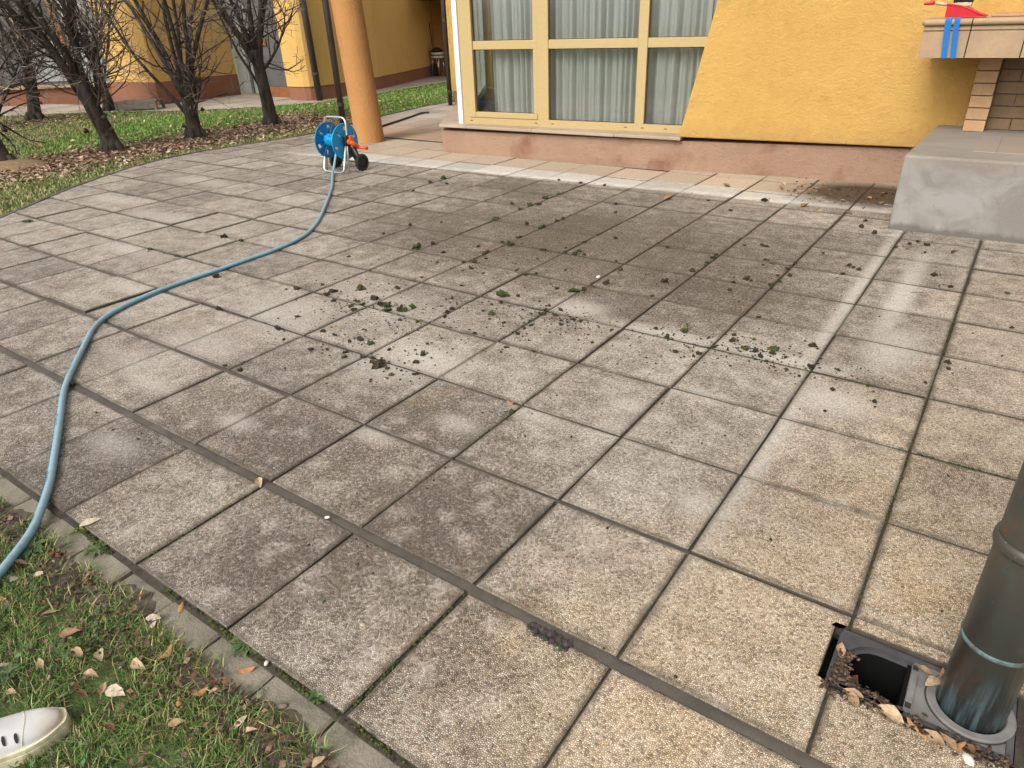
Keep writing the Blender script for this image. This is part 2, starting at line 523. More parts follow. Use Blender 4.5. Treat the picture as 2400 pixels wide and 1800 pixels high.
def stone_material(name, a, b, c3, scale=3):
    m = NT(name, .7)
    n1 = m.noise(scale, 5, .6); n2 = m.noise(scale * 7, 5, .65)
    c = m.mix(m.rng(n1, .35, .65), a, b)
    c = m.mix(m.rng(n2, .52, .75, 0, .6), c, c3)
    oi = m.n('ShaderNodeObjectInfo')
    m.color(m.mix(1.0, c, m.ramp(oi.outputs['Random'], [(0, .9), (1, 1.08)]), 'MULTIPLY'))
    m.bump(n2, .25, .004)
    return m.mat


M['sill'] = stone_material('sill_stone', (.41, .315, .225), (.36, .275, .20), (.27, .20, .145))
M['ledge'] = stone_material('ledge_stone', (.43, .285, .16), (.35, .235, .14), (.20, .165, .135), 5)
M['brick'] = stone_material('tan_brick', (.44, .27, .135), (.38, .225, .11), (.27, .17, .095), 8)
M['shaded'] = stone_material('shade_painted_brick', (.235, .15, .078), (.19, .12, .062), (.12, .08, .05), 8)  # darker copy of the brick: the recess's shade is put into its colour
M['hearth'] = stone_material('smeared_hearth_tile', (.33, .25, .18), (.28, .245, .205), (.24, .21, .18), 6)
M['mortar'] = plain('brick_mortar', (.12, .085, .06), .95, noise=.3, nscale=30, bump=.5)


def concrete_material():
    m = NT('smeared_concrete', .85)
    n1 = m.noise(2.2, 5, .6, dist=.6); n2 = m.noise(6, 5, .6, dist=.8); n3 = m.noise(60, 5, .7)
    c = m.mix(m.rng(n1, .4, .6), (.205, .183, .157), (.285, .266, .243))
    c = m.mix(m.rng(n2, .54, .66, 0, .6), c, (.19, .165, .138))
    z = m.sep(m.pos())[2]
    low = m.math('SUBTRACT', z, m.math('MULTIPLY', m.noise(7, 4, .7, vec=m.map(m.pos(), scale=(1, 1, .3))), .12))
    c = m.mix(m.rng(low, -.035, .0, .75, 0), c, (.10, .085, .07))
    nz = m.sep(m.n('ShaderNodeNewGeometry').outputs['Normal'])[2]
    c = m.mix(m.math('MULTIPLY', m.rng(n1, .3, .6, .35, .8), m.rng(low, .38, .52)), c, (.25, .205, .15))
    c = m.mix(m.rng(n3, .6, .75, 0, .3), c, (.22, .20, .18))
    pore = m.rng(m.vor(45), .0, .07, 1, 0)
    c = m.mix(m.math('MULTIPLY', pore, m.rng(n2, .45, .6)), c, (.09, .08, .07))
    m.color(c); m.bump(m.math('ADD', n3, m.math('MULTIPLY', n2, 1.5)), .45, .008)
    return m.mat


M['concrete'] = concrete_material()


def frame_material():
    m = NT('tan_window_frame', .5)
    g = m.noise(14, 5, .7, vec=m.map(m.pos(), scale=(1.2, 1.2, 9)), dist=.4)
    c = m.mix(m.rng(g, .35, .7), (.47, .345, .155), (.41, .295, .125))
    m.color(c); m.bump(g, .06, .002)
    return m.mat


M['frame'] = frame_material()
M['white'] = plain('white_plastic', (.80, .81, .84), .4, noise=.03)
M['inner_white'] = plain('inner_frame_paint', (.55, .56, .50), .5, noise=.05)
M['room'] = plain('room_paint', (.36, .34, .28), .9, noise=.08)
M['roomfloor'] = plain('room_floor', (.17, .13, .10), .5, noise=.2)
M['dark'] = plain('dark_slot', (.02, .017, .012), .8)
M['pipe_brown'] = plain('brown_painted_pipe', (.055, .042, .036), .45, noise=.2, nscale=5)
M['soffit'] = plain('dark_soffit', (.10, .055, .025), .9)
M['grey_panel'] = plain('grey_panel', (.115, .115, .11), .35, noise=.15, nscale=2)
M['grey_light'] = plain('light_grey_panel', (.30, .31, .29), .35, noise=.15, nscale=2)
M['rust'] = plain('rust_painted_base', (.24, .085, .03), .8, noise=.2)
M['black'] = plain('black_plastic', (.012, .012, .013), .42, noise=.2, nscale=30)
M['rubber'] = plain('black_rubber', (.014, .014, .015), .65, noise=.2, nscale=30)
M['blue'] = plain('blue_plastic', (.004, .26, .50), .38, noise=.08)
M['blue_dark'] = plain('blue_plastic_back', (.0, .16, .37), .4, noise=.08)
M['orange_p'] = plain('orange_plastic', (.80, .095, .015), .35, noise=.05)
M['alu'] = plain('aluminium_tube', (.66, .66, .66), .33, metal=.85, noise=.06)
M['chrome'] = plain('chrome_leg', (.6, .6, .6), .2, metal=1)
M['red'] = plain('red_plastic', (.50, .012, .02), .4, noise=.12)
M['strip_blue'] = plain('blue_strip', (.0, .135, .42), .55, noise=.12, nscale=25)
M['wood_light'] = plain('pale_wood', (.50, .36, .22), .6, noise=.15)
M['bristle'] = plain('dark_bristle', (.022, .018, .016), .9, noise=.4, nscale=60, bump=.8)
M['green_p'] = plain('green_plastic', (.008, .13, .022), .4)
M['teal'] = plain('grey_crate', (.035, .045, .045), .4)
M['seat_white'] = plain('white_seat', (.62, .60, .54), .5)
M['broom'] = plain('red_brown_handle', (.20, .05, .02), .5)
M['bench'] = plain('weathered_wood', (.17, .15, .12), .9, noise=.3, nscale=12, bump=.5)
M['hose_black'] = plain('black_hose', (.015, .018, .017), .5)
M['drain'] = plain('grey_black_plastic', (.060, .058, .062), .5, noise=.35, nscale=14, bump=.15, bscale=60)
M['drain_grey'] = plain('weathered_grey_plastic', (.165, .155, .145), .7, noise=.3, nscale=18, bump=.2, bscale=60)
M['pit'] = plain('drain_shaft', (.006, .006, .006), .9, spec=.1)  # near black painted on the shaft walls so the hollow looks dark and deep
M['pebble'] = plain('white_pebble', (.66, .60, .50), .6)


def copper_material():
    m = NT('patinated_copper', .42)
    P = m.obj()
    n1 = m.noise(4, 6, .65, vec=P); n2 = m.noise(20, 5, .7, vec=P)
    c = m.mix(m.rng(n1, .35, .65), (.058, .066, .058), (.082, .068, .052))
    z = m.sep(P)[2]
    st = m.noise(13, 4, .6, vec=m.map(P, scale=(4, 4, .28)), dist=.3)
    low = m.rng(z, .02, .22, 1, 0, True)
    c = m.mix(m.math('MULTIPLY', low, .75), c, (.045, .07, .078))
    c = m.mix(m.math('MULTIPLY', low, m.rng(st, .46, .62)), c, (.20, .31, .335))
    c = m.mix(m.rng(n2, .56, .68, 0, .5), c, (.07, .105, .10))
    c = m.mix(m.rng(m.noise(6, 5, .7, vec=m.map(P, loc=(2, 1, 5))), .56, .66, 0, .7), c, (.13, .075, .045))
    sp = m.rng(m.vor(70, vec=P), .03, .10, 1, 0)
    c = m.mix(m.math('MULTIPLY', sp, m.rng(m.noise(9, 2, vec=P), .50, .6)), c, (.46, .48, .45))
    m.color(c)
    m.b.inputs['Metallic'].default_value = .35
    m.bump(n2, .12, .003)
    return m.mat


M['copper'] = copper_material()
def verdigris_material():
    m = NT('verdigris', .7)
    n = m.noise(24, 5, .7, vec=m.obj())
    m.color(m.mix(m.rng(n, .45, .64), (.06, .06, .05), (.105, .20, .205))); m.bump(n, .5, .004)
    return m.mat


M['verdigris'] = verdigris_material()


def bark_material():
    m = NT('hornbeam_bark', .9)
    n1 = m.noise(5, 5, .65); st = m.noise(16, 5, .7, vec=m.map(m.pos(), scale=(1, 1, .25)))
    c = m.mix(m.rng(st, .35, .65), (.026, .021, .016), (.095, .078, .062))
    c = m.mix(m.rng(n1, .55, .70, 0, .55), c, (.13, .12, .097))
    m.color(c); m.bump(st, .7, .012)
    m.b.inputs['Specular IOR Level'].default_value = .2
    return m.mat


def twig_material():
    m = NT('twig_bark', .85)
    n1 = m.noise(3, 4, .6)
    m.color(m.mix(m.rng(n1, .35, .65), (.10, .073, .058), (.23, .185, .155)))
    m.b.inputs['Specular IOR Level'].default_value = .3
    return m.mat


M['bark'] = bark_material(); M['twig'] = twig_material()
M['grass'] = tinted('grass_blades', .6, .15, 30)
M['leaf'] = tinted('dry_leaf', .65, .28, 90, .3)
M['moss'] = tinted('moss_and_soil', .95, .45, 260, .8)
M['weed'] = tinted('weed_leaf', .5, .2, 60)
M['hose'] = tinted('garden_hose_rubber', .42, .1, 30)


def glass_material():
    m = NT('window_glass')
    t = m.t
    tr = m.n('ShaderNodeBsdfTransparent'); tr.inputs[0].default_value = (.93, .945, .93, 1)
    gl = m.n('ShaderNodeBsdfGlossy'); gl.inputs['Roughness'].default_value = .015
    fr = m.n('ShaderNodeLayerWeight'); fr.inputs[0].default_value = .5
    fac = m.rng(m.math('POWER', fr.outputs['Facing'], 3.2), 0, 1, .085, .9)
    mx = m.n('ShaderNodeMixShader')
    t.links.new(fac, mx.inputs[0]); t.links.new(tr.outputs[0], mx.inputs[1]); t.links.new(gl.outputs[0], mx.inputs[2])
    t.links.new(mx.outputs[0], m.out.inputs['Surface'])
    return m.mat


def curtain_material():
    m = NT('sheer_curtain_cloth', .9)
    w = m.noise(3, 3, vec=m.map(m.pos(), scale=(6, 6, .3)))
    c = m.mix(m.rng(w, .35, .65), (.54, .55, .515), (.64, .645, .61))
    df = m.n('ShaderNodeBsdfDiffuse'); tl = m.n('ShaderNodeBsdfTranslucent'); mx = m.n('ShaderNodeMixShader')
    m.set(df.inputs[0], c); m.set(tl.inputs[0], c); mx.inputs[0].default_value = .35
    m.t.links.new(df.outputs[0], mx.inputs[1]); m.t.links.new(tl.outputs[0], mx.inputs[2]); m.t.links.new(mx.outputs[0], m.out.inputs['Surface'])
    return m.mat


M['glass'] = glass_material(); M['curtain'] = curtain_material()

# ------------------------------------------------------------------ polygons of the setting
PATIO_EDGE = [(-3.9, -.545), (-4.35, .3), (-4.82, 1.32), (-5.24, 1.86), (-5.63, 2.4), (-5.91, 2.86), (-6.2, 3.42), (-6.38, 3.93), (-6.42, 4.4), (-6.36, 4.95), (-6.25, 5.5)]
PATIO = [(4.45, -.545), (4.45, 6.6), (-6.15, 6.6), (-6.18, 6.0)] + PATIO_EDGE[::-1]
PATH = [(-3.0, 6.005), (-2.5, 6.3), (-5.3, 10.6), (-6.88, 10.6), (-6.81, 9.43), (-6.64, 8.42), (-6.42, 7.4), (-6.2, 6.605), (-3.2, 6.605)]
FARPATH = [(-18.5, 4.9), (-15.3, 5.5), (-12.6, 7.15), (-11.2, 7.9), (-10.3, 8.9), (-9.9, 9.6), (-9.88, 10.2), (-9.95, 11.7), (-10.2, 14.6), (-9.8, 15.3), (-7.0, 15.6), (-7.0, 18), (-13, 18), (-13, 16), (-11, 12), (-11, 10.6), (-13.6, 10.6), (-13.5, 8.0), (-19.5, 6.5)]


def inside(pts, poly):
    x, y = pts[:, 0], pts[:, 1]; c = np.zeros(len(pts), bool); n = len(poly)
    for i in range(n):
        x0, y0 = poly[i]; x1, y1 = poly[(i + 1) % n]
        k = ((y0 > y) != (y1 > y)) & (x < (x1 - x0) * (y - y0) / (y1 - y0 + 1e-12) + x0)
        c ^= k
    return c


def clip_rect(poly, x0, x1, y0, y1):
    def cut(P, ax, v, keep_ge):
        o = []
        for i in range(len(P)):
            a = P[i - 1]; b = P[i]
            ia = a[ax] >= v if keep_ge else a[ax] <= v
            ib = b[ax] >= v if keep_ge else b[ax] <= v
            if ia != ib:
                t = (v - a[ax]) / (b[ax] - a[ax]); o.append((a[0] + t * (b[0] - a[0]), a[1] + t * (b[1] - a[1])))
            if ib: o.append(b)
        return o
    for ax, v, g in ((0, x0, 1), (0, x1, 0), (1, y0, 1), (1, y1, 0)):
        poly = cut(poly, ax, v, g)
        if len(poly) < 3: return []
    q = []
    for p in poly:
        if not q or (abs(p[0] - q[-1][0]) + abs(p[1] - q[-1][1])) > 1e-4: q.append(p)
    if len(q) > 2 and abs(q[0][0] - q[-1][0]) + abs(q[0][1] - q[-1][1]) < 1e-4: q.pop()
    return q if len(q) >= 3 else []


def area(p): return .5 * sum(p[i - 1][0] * p[i][1] - p[i][0] * p[i - 1][1] for i in range(len(p)))


# ------------------------------------------------------------------ ground
g = MB(); n = 24
for i in range(n + 1):
    for j in range(n + 1):
        x = -60 + 120 * i / n; y = -60 + 120 * j / n
        g.v.append((x, y, -.42)); g.c.append((1, 1, 1))
for i in range(n):
    for j in range(n):
        a = i * (n + 1) + j
        g.f.append((a, a + n + 1, a + n + 2, a + 1)); g.mi.append(0)
ground = g.build('lawn_ground', M['lawn'], kind='structure', label='lawn ground of thin grass and bare brown soil')
# turf lifted up to the paving
for nm, poly in (('front_turf', [(-60, -60), (60, -60), (60, -.66), (-3.9, -.66), (-4.0, -.545)] + [(x - .06, y) for x, y in PATIO_EDGE[:2]] + [(-60, .35)]),):
    b = MB(); b.prism(poly, -.09, -.018); b.build('lawn', M['lawn'], kind='structure', label='grass strip with moss and dead leaves in front of the kerb')
b = MB()
west = [(-4.45, .351)] + [(x - .07, y) for x, y in PATIO_EDGE[2:]] + [(-6.26, 6.0), (-6.28, 6.6), (-6.5, 7.4), (-6.72, 8.42), (-6.88, 9.43), (-6.95, 10.6), (-6.9, 15.6), (-9.8, 15.3), (-10.2, 14.6), (-9.95, 11.7), (-9.88, 10.2), (-9.9, 9.6), (-10.3, 8.9), (-11.2, 7.9), (-12.6, 7.15), (-15.3, 5.5), (-18.5, 4.9), (-40, 4.5), (-40, .351)]
b.prism(west, -.09, -.02)
b.build('lawn', M['lawn'], kind='structure', label='lawn under the bare trees between patio and far path')

# ------------------------------------------------------------------ patio slabs
patio = empty('patio', kind='structure', label='patio of square exposed aggregate slabs')
b = MB()
b.prism([(4.5, .46), (4.5, 6.6), (-6.2, 6.6)] + PATIO_EDGE[:1:-1] + [(-4.41, .46)], -.07, -.0105)
b.prism([(-3.9, -.56), (2.96, -.56), (2.96, .459), (-4.41, .459), (-4.35, .3)], -.07, -.0105)
b.prism([(2.961, -.56), (4.5, -.56), (4.5, .225), (2.961, .225)], -.07, -.0105)
b.prism([(3.40, .226), (4.5, .226), (4.5, .459), (3.40, .459)], -.07, -.0105)
b.build('mortar_bed', M['soil'], patio)


def slab_mesh(seed):
    r = random.Random(seed); per = []
    h = .246
    for (ax, ay), (bx, by) in (((-h, -h), (h, -h)), ((h, -h), (h, h)), ((h, h), (-h, h)), ((-h, h), (-h, -h))):
        for k in range(3):
            t = k / 3
            e = r.uniform(-.0015, .0015)
            x = ax + (bx - ax) * t; y = ay + (by - ay) * t
            if k == 0: e = .003 * r.random(); x -= math.copysign(e, x); y -= math.copysign(e, y)
            else:
                if ax == bx: x += e
                else: y += e
            per.append((x, y))
    m = MB(); N = len(per)
    vs = [(x, y, -.04) for x, y in per] + [(x, y, -.0045 + r.uniform(-.001, .001)) for x, y in per] + [(x * .983, y * .983, r.uniform(-.0004, .0004)) for x, y in per] + [(x * .88, y * .88, 0) for x, y in per] + [(0, 0, .0002)]
    fs = []
    for k in range(N):
        k2 = (k + 1) % N
        fs += [(k, k2, N + k2, N + k), (N + k, N + k2, 2 * N + k2, 2 * N + k), (2 * N + k, 2 * N + k2, 3 * N + k2, 3 * N + k), (3 * N + k, 3 * N + k2, 4 * N)]
    m.add(vs, fs)
    me = bpy.data.meshes.new('paving_slab'); me.from_pydata(m.v, [], m.f); me.materials.append(M['slab']); me.materials.append(M['side'])
    me.polygons.foreach_set('material_index', [1 if k % 4 == 0 else 0 for k in range(4 * N)]); me.update()
    at = me.attributes.new('rim', 'FLOAT', 'POINT'); at.data.foreach_set('value', [1.0] * (3 * N) + [0.0] * (N + 1))
    return me


SLABS = [slab_mesh(s) for s in range(7)]


def cut_slab(poly, parent, mat, name='paving_slab', z=0.0, th=.045, inset=.004):
    if area(poly) < 0: poly = poly[::-1]
    cx = sum(p[0] for p in poly) / len(poly); cy = sum(p[1] for p in poly) / len(poly)
    P = [(x - cx, y - cy) for x, y in poly]; N = len(P)
    size = max(max(abs(x), abs(y)) for x, y in P)
    k = 1 - inset / max(.05, size)
    m = MB()
    m.add([(x, y, -th) for x, y in P] + [(x, y, -.0045) for x, y in P] + [(x * k, y * k, 0) for x, y in P] + [(x * k * .88, y * k * .88, 0) for x, y in P],
          [tuple(range(3 * N, 4 * N))] + [f for i in range(N) for f in ((i, (i + 1) % N, N + (i + 1) % N, N + i), (N + i, N + (i + 1) % N, 2 * N + (i + 1) % N, 2 * N + i), (2 * N + i, 2 * N + (i + 1) % N, 3 * N + (i + 1) % N, 3 * N + i))])
    m.mi = [0] + [1, 0, 0] * N
    o = m.build(name, [mat, M['side']], parent)
    at = o.data.attributes.new('rim', 'FLOAT', 'POINT'); at.data.foreach_set('value', [1.0] * (3 * N) + [0.0] * N)
    o.location = (cx, cy, z)
    return o


ROWGAP = {0: (.034, .0), 1: (.012, .004), 2: (.010, .003)}     # extra space below / above a row line
patio_np = PATIO
jr = random.Random(3)
DRAIN = (2.965, 3.405, .225, .452)
raised = {(-4, 1): .012, (-5, 3): .008, (-7, 4): .008, (-3, 0): .006, (-1, 0): .005, (-2, 2): .006}
for i in range(-1, 13):
    for j in range(-13, 9):
        x0, x1, y0, y1 = j * .5, j * .5 + .5, i * .5, i * .5 + .5
        if i == -1: y0, y1 = -.54, -.034
        cx, cy = (x0 + x1) / 2, (y0 + y1) / 2
        if cx > 2.6 and cy > 5.2: continue                        # under the concrete block
        if cy > 6.1 and -2.9 < cx < -.01: continue                       # under the house
        gj = .006 if cy < 1 else .0075 if cy < 2.5 else .0095
        gy0 = gj if i != -1 else .0
        gy1 = gj
        if i == 0: gy0 = .001
        if i == 0: gy1 = .013 if cx < .3 else .008
        if i == 1: gy0 = .013 if cx < .3 else .007
        if i == 1: gy1 = .012 if cx < -1 else .005
        if i == 2: gy0 = .011 if cx < -1 else .005
        if i == -1: gy1 = .001
        gx = .0042 if cy < 3 else .0054
        rect = (x0 + gx, x1 - gx, y0 + gy0, y1 - gy1)
        pts = np.array([(rect[0], rect[2]), (rect[1], rect[2]), (rect[1], rect[3]), (rect[0], rect[3]), (cx, cy)])
        ins = inside(pts, PATIO)
        z = jr.gauss(0, .0018) + raised.get((j, i), 0)
        tx, ty = jr.gauss(0, .0022), jr.gauss(0, .0022)
        hit = not (x1 < DRAIN[0] or x0 > DRAIN[1] or y1 < DRAIN[2] or y0 > DRAIN[3])
        if hit:
            if x0 > 2.9:
                cut_slab([(x0 + .004, y0 + .001), (3.405, y0 + .001), (3.405, DRAIN[2] - .012), (x0 + .004, DRAIN[2] - .004)], patio, M['slab'], z=-.002)
                cut_slab([(3.43, y0 + .003), (x1 - .004, y0 + .003), (x1 - .004, y1 - .006), (3.43, y1 - .006)], patio, M['slab'], z=.001)
                cut_slab([(x0 + .004, DRAIN[3] + .005), (3.42, DRAIN[3] + .005), (3.42, y1 - .006), (x0 + .004, y1 - .006)], patio, M['slab'], z=.003)
                continue
            cut_slab([(rect[0], rect[2]), (rect[1], rect[2]), (rect[1], DRAIN[2]), (DRAIN[0], DRAIN[2] + .01), (DRAIN[0], DRAIN[3]), (rect[1], DRAIN[3]), (rect[1], rect[3]), (rect[0], rect[3])], patio, M['slab'])
            continue
        if not ins.any() and len(clip_rect(PATIO, *rect)) < 3: continue
        if ins.all():
            o = bpy.data.objects.new('paving_slab', SLABS[jr.randrange(7)])
            link(o, patio)
            sx = (rect[1] - rect[0]) / .492; sy = (rect[3] - rect[2]) / .492
            q = jr.randrange(4)
            o.rotation_euler = (tx, ty, q * math.pi / 2)
            o.scale = (sx, sy, 1) if q % 2 == 0 else (sy, sx, 1)
            o.location = ((rect[0] + rect[1]) / 2 + jr.gauss(0, .0015), (rect[2] + rect[3]) / 2 + jr.gauss(0, .0012), z)
        else:
            P = clip_rect(PATIO, *rect)
            if len(P) >= 3 and abs(area(P)) > .004: cut_slab(P, patio, M['slab'], z=z)


def strip(x0, x1, y0, y1, z, name, mat, seg=.06, amp=.004, parent=patio):
    m = MB(); n = max(2, int((x1 - x0) / seg)); r = random.Random(int(x0 * 7 + y0 * 31) + 5)
    vs = []
    for k in range(n + 1):
        x = x0 + (x1 - x0) * k / n
        for t in (0, .5, 1):
            y = y0 + (y1 - y0) * t + (r.uniform(-amp, amp) if t != .5 else 0)
            vs.append((x, y, z + (.003 if t == .5 else -.001) + r.uniform(-.0015, .0015)))
    m.add(vs, [f for k in range(n) for f in ((3 * k, 3 * k + 3, 3 * k + 4, 3 * k + 1), (3 * k + 1, 3 * k + 4, 3 * k + 5, 3 * k + 2))])
    return m.build(name, mat, parent, smooth=True)


strip(-4.1, 4.4, -.038, .004, -.0065, 'joint_mortar', M['mud'], seg=.035, amp=.006)
strip(-4.4, .4, .484, .516, -.0085, 'joint_mortar', M['mud'], amp=.002)
strip(.4, 2.5, .489, .510, -.0095, 'joint_mortar', M['mud'], amp=.002)
strip(-4.6, -1.0, .985, 1.014, -.0085, 'joint_mortar', M['mud'], amp=.002)

# kerbs
kerb = empty('kerb', kind='structure', label='low weathered concrete kerb between slabs and grass')
kr = random.Random(5)
x = -3.9
while x < 4.4:
    m = MB(); L_ = .245
    y0, y1 = -.655 + kr.uniform(-.012, .012), -.552
    vs = []
    nx = 5
    for zz, ins_ in ((-.12, 0), (-.026, 0), (-.020, .008)):
        per = [(x + .003 + ins_ + (L_ - .006 - 2 * ins_) * k / nx, y0 + ins_ + kr.uniform(-.006, .004)) for k in range(nx)] + [(x + L_ - .003 - ins_, y0 + ins_)] + [(x + L_ - .003 - ins_, y1 - ins_), (x + .003 + ins_, y1 - ins_)]
        vs += [(a, c, zz + kr.uniform(-.002, .002)) for a, c in per]
    N = nx + 3
    m.add(vs, [tuple(range(2 * N, 3 * N))] + [f for k in range(N) for f in ((k, (k + 1) % N, N + (k + 1) % N, N + k), (N + k, N + (k + 1) % N, 2 * N + (k + 1) % N, 2 * N + k))])
    o = m.build('kerb_stone', M['kerb'], kerb)
    o.location.z = kr.gauss(.003, .004)
    x += L_
edge = empty('kerb', kind='structure', label='dark thin edging kerb curving round the far side of the patio')
CURVE = PATIO_EDGE + [(-6.18, 6.0), (-6.2, 6.6), (-6.42, 7.4), (-6.64, 8.42), (-6.81, 9.43), (-6.88, 10.6)]
acc_ = []
for (ax, ay), (bx, by) in zip(CURVE[:-1], CURVE[1:]):
    k = max(1, round(math.hypot(bx - ax, by - ay) / .45))
    for q in range(k):
        p0 = Vector((ax + (bx - ax) * q / k, ay + (by - ay) * q / k, 0)); p1 = Vector((ax + (bx - ax) * (q + 1) / k, ay + (by - ay) * (q + 1) / k, 0))
        t = (p1 - p0); L_ = t.length; t.normalize(); nn = Vector((-t.y, t.x, 0))
        m = MB(); m.obox(p0, t, nn, (0, 0, 1), (.003, .006, -.1), (L_ - .003, .058, .006))
        o = m.build('kerb_stone', M['kerb_dark'], edge, bevel=.006)
        o.location.z = kr.gauss(-.001, .003)

# side path between column and bay
side = empty('path', kind='structure', label='pinkish paved path passing between column and bay window')
b = MB(); b.prism(PATH if area(PATH) > 0 else PATH[::-1], -.07, -.014); b.build('mortar_bed', M['soil'], side)
for i in range(12, 22):
    for j in range(-14, -4):
        P = clip_rect(PATH, j * .5 + .005, j * .5 + .495, i * .5 + .005, i * .5 + .495)
        if len(P) >= 3 and abs(area(P)) > .008: cut_slab(P, side, M['path'], z=jr.gauss(-.003, .0015))
far = empty('far_path', kind='structure', label='pale stone path along the far wing')
b = MB(); b.prism(FARPATH if area(FARPATH) > 0 else FARPATH[::-1], -.09, -.016); b.build('mortar_bed', M['soil'], far)
for i in range(6, 24):
    for j in range(-25, -8):
        P = clip_rect(FARPATH, j * .8 + .012, j * .8 + .788, i * .8 + .012, i * .8 + .788)
        if len(P) >= 3 and abs(area(P)) > .03: cut_slab(P, far, M['farpath'], z=jr.gauss(-.002, .003))

# ------------------------------------------------------------------ the house with its bay window
house = empty('yellow_house', (0, 6.2, 0), label='yellow rendered house with pink plinth and wide bay window', cat='house')
HO = Vector((0, 6.2, 0))


def hpart(m, name, mat, parent=house, smooth=False, bevel=0, **kw):
    m.v = [tuple(Vector(p) - HO) for p in m.v]
    return m.build(name, mat, parent, smooth, bevel, **kw)


CD = Vector((-.553, .833, 0)).normalized()                         # run of the canted west side of the bay
# plinth
m = MB()
pl = [(-3.12, 5.93), (-.05, 6.09), (2.5, 6.415), (6.5, 6.92), (6.5, 7.3), (-.4, 7.0), (-3.1, 6.6), (-5.2, 10.5), (-6.10, 10.5)]
m.prism(pl, -.05, [.272, .305, .33, .36, .36, .305, .28, .28, .28])
hpart(m, 'plinth', M['plinth'], bevel=.006)
# sill of several stones
SN = Vector((.078, -.997, 0)).normalized(); SU = Vector((.997, .078, 0)).normalized()
f0 = Vector((-3.105, 5.868, 0)); f1 = Vector((.10, 6.035, 0))
cuts = [0, .13, .43, .76, 1.0]
for a, c in zip(cuts[:-1], cuts[1:]):
    p0 = f0.lerp(f1, a); p1 = f0.lerp(f1, c)
    g_ = (p1 - p0).normalized() * .0015
    back = Vector((-.05, .40, 0))
    m = MB()
    if a == 0:
        poly = [p0, p1 - g_, p1 - g_ + back, p0 + CD * .5 + Vector((.3, 0, 0)), p0 + CD * .36]
    else:
        poly = [p0 + g_, p1 - g_, p1 - g_ + back, p0 + g_ + back]
    m.prism([(p.x, p.y) for p in poly], .318 + .002 * (a > .5), .352 + .002 * (a > .5))
    hpart(m, 'sill_stone', M['sill'], bevel=.007)
q0 = f0 + CD * .362
for k in range(3):
    p0 = q0 + CD * (1.4 * k) ; p1 = p0 + CD * 1.396
    m = MB(); m.prism([(p0.x, p0.y), (p0.x + .35, p0.y + .1), (p1.x + .35, p1.y + .1), (p1.x, p1.y)], .318, .352)
    hpart(m, 'sill_stone', M['sill'], bevel=.006)

# the window
WO = Vector((-2.869, 6.066, .351))
UZ = Vector((0, 0, 1))


def wb_(m, u0, u1, v0, v1, d0, d1): m.obox(WO, SU, SN, UZ, (u0, d0, v0), (u1, d1, v1))


WT = 2.62
win = MB()
wb_(win, .02, 2.95, .0, .081, -.075, 0)
wb_(win, .02, .122, .081, WT, -.075, 0)
wb_(win, 1.098, 1.245, .081, WT, -.075, 0.001)
wb_(win, 2.332, 2.438, .081, WT, -.075, 0.001)
wb_(win, .122, 1.098, WT - .09, WT, -.075, 0)
wb_(win, 1.245, 2.332, WT - .09, WT, -.075, 0)
wb_(win, 2.438, 3.2, WT - .09, WT, -.075, 0)
wb_(win, .02, 3.2, -.004, .0, -.075, .012)
window = hpart(win, 'window', M['frame'], bevel=.004)


def wpart(m, name, mat, **kw):
    m.v = [tuple(Vector(p) - HO) for p in m.v]
    return m.build(name, mat, window, **kw)


for u0, u1 in ((.212, 1.096), (1.247, 2.330), (2.440, 3.15)):
    m = MB(); wb_(m, u0, u1, .848, .942, -.07, -.004); wpart(m, 'transom', M['frame'], bevel=.004)
m = MB()                                                            # opening sash on the left light
wb_(m, .124, .211, .083, 2.5, -.066, .012); wb_(m, 1.04, 1.096, .147, 2.5, -.066, -.006)
wb_(m, .213, 1.096, .083, .146, -.066, .010)
wpart(m, 'sash', M['frame'], bevel=.004)
for (u0, u1) in ((.213, 1.04), (1.247, 2.330), (2.440, 3.1)):
    for (v0, v1) in ((.146 if u0 < 1 else .083, .847), (.943, 2.52)):
        m = MB(); wb_(m, u0, u1, v0, v1, -.040, -.034); wpart(m, 'pane', M['glass'])
for (u0, u1) in ((.213, 1.04), (1.247, 2.330), (2.440, 3.1)):
    for (v0, v1) in ((.146 if u0 < 1 else .083, .847), (.943, 2.52)):
        m = MB(); e_ = .005
        wb_(m, u0, u1, v0, v0 + e_, -.033, -.026); wb_(m, u0, u1, v1 - e_, v1, -.033, -.026); wb_(m, u0, u0 + e_, v0 + e_, v1 - e_, -.033, -.026); wb_(m, u1 - e_, u1, v0 + e_, v1 - e_, -.033, -.026)
        wpart(m, 'gasket', M['dark'])
for u in (.120, 1.055, 1.28, 2.21, 2.41, 2.68):
    m = MB(); wb_(m, u, u + .035, .036, .044, -.01, .0015); wpart(m, 'drain_slot', M['dark'])
m = MB(); wb_(m, -.045, .017, -.002, WT + .1, -.06, .020)
hpart(m, 'corner_trim', M['white'], bevel=.004)
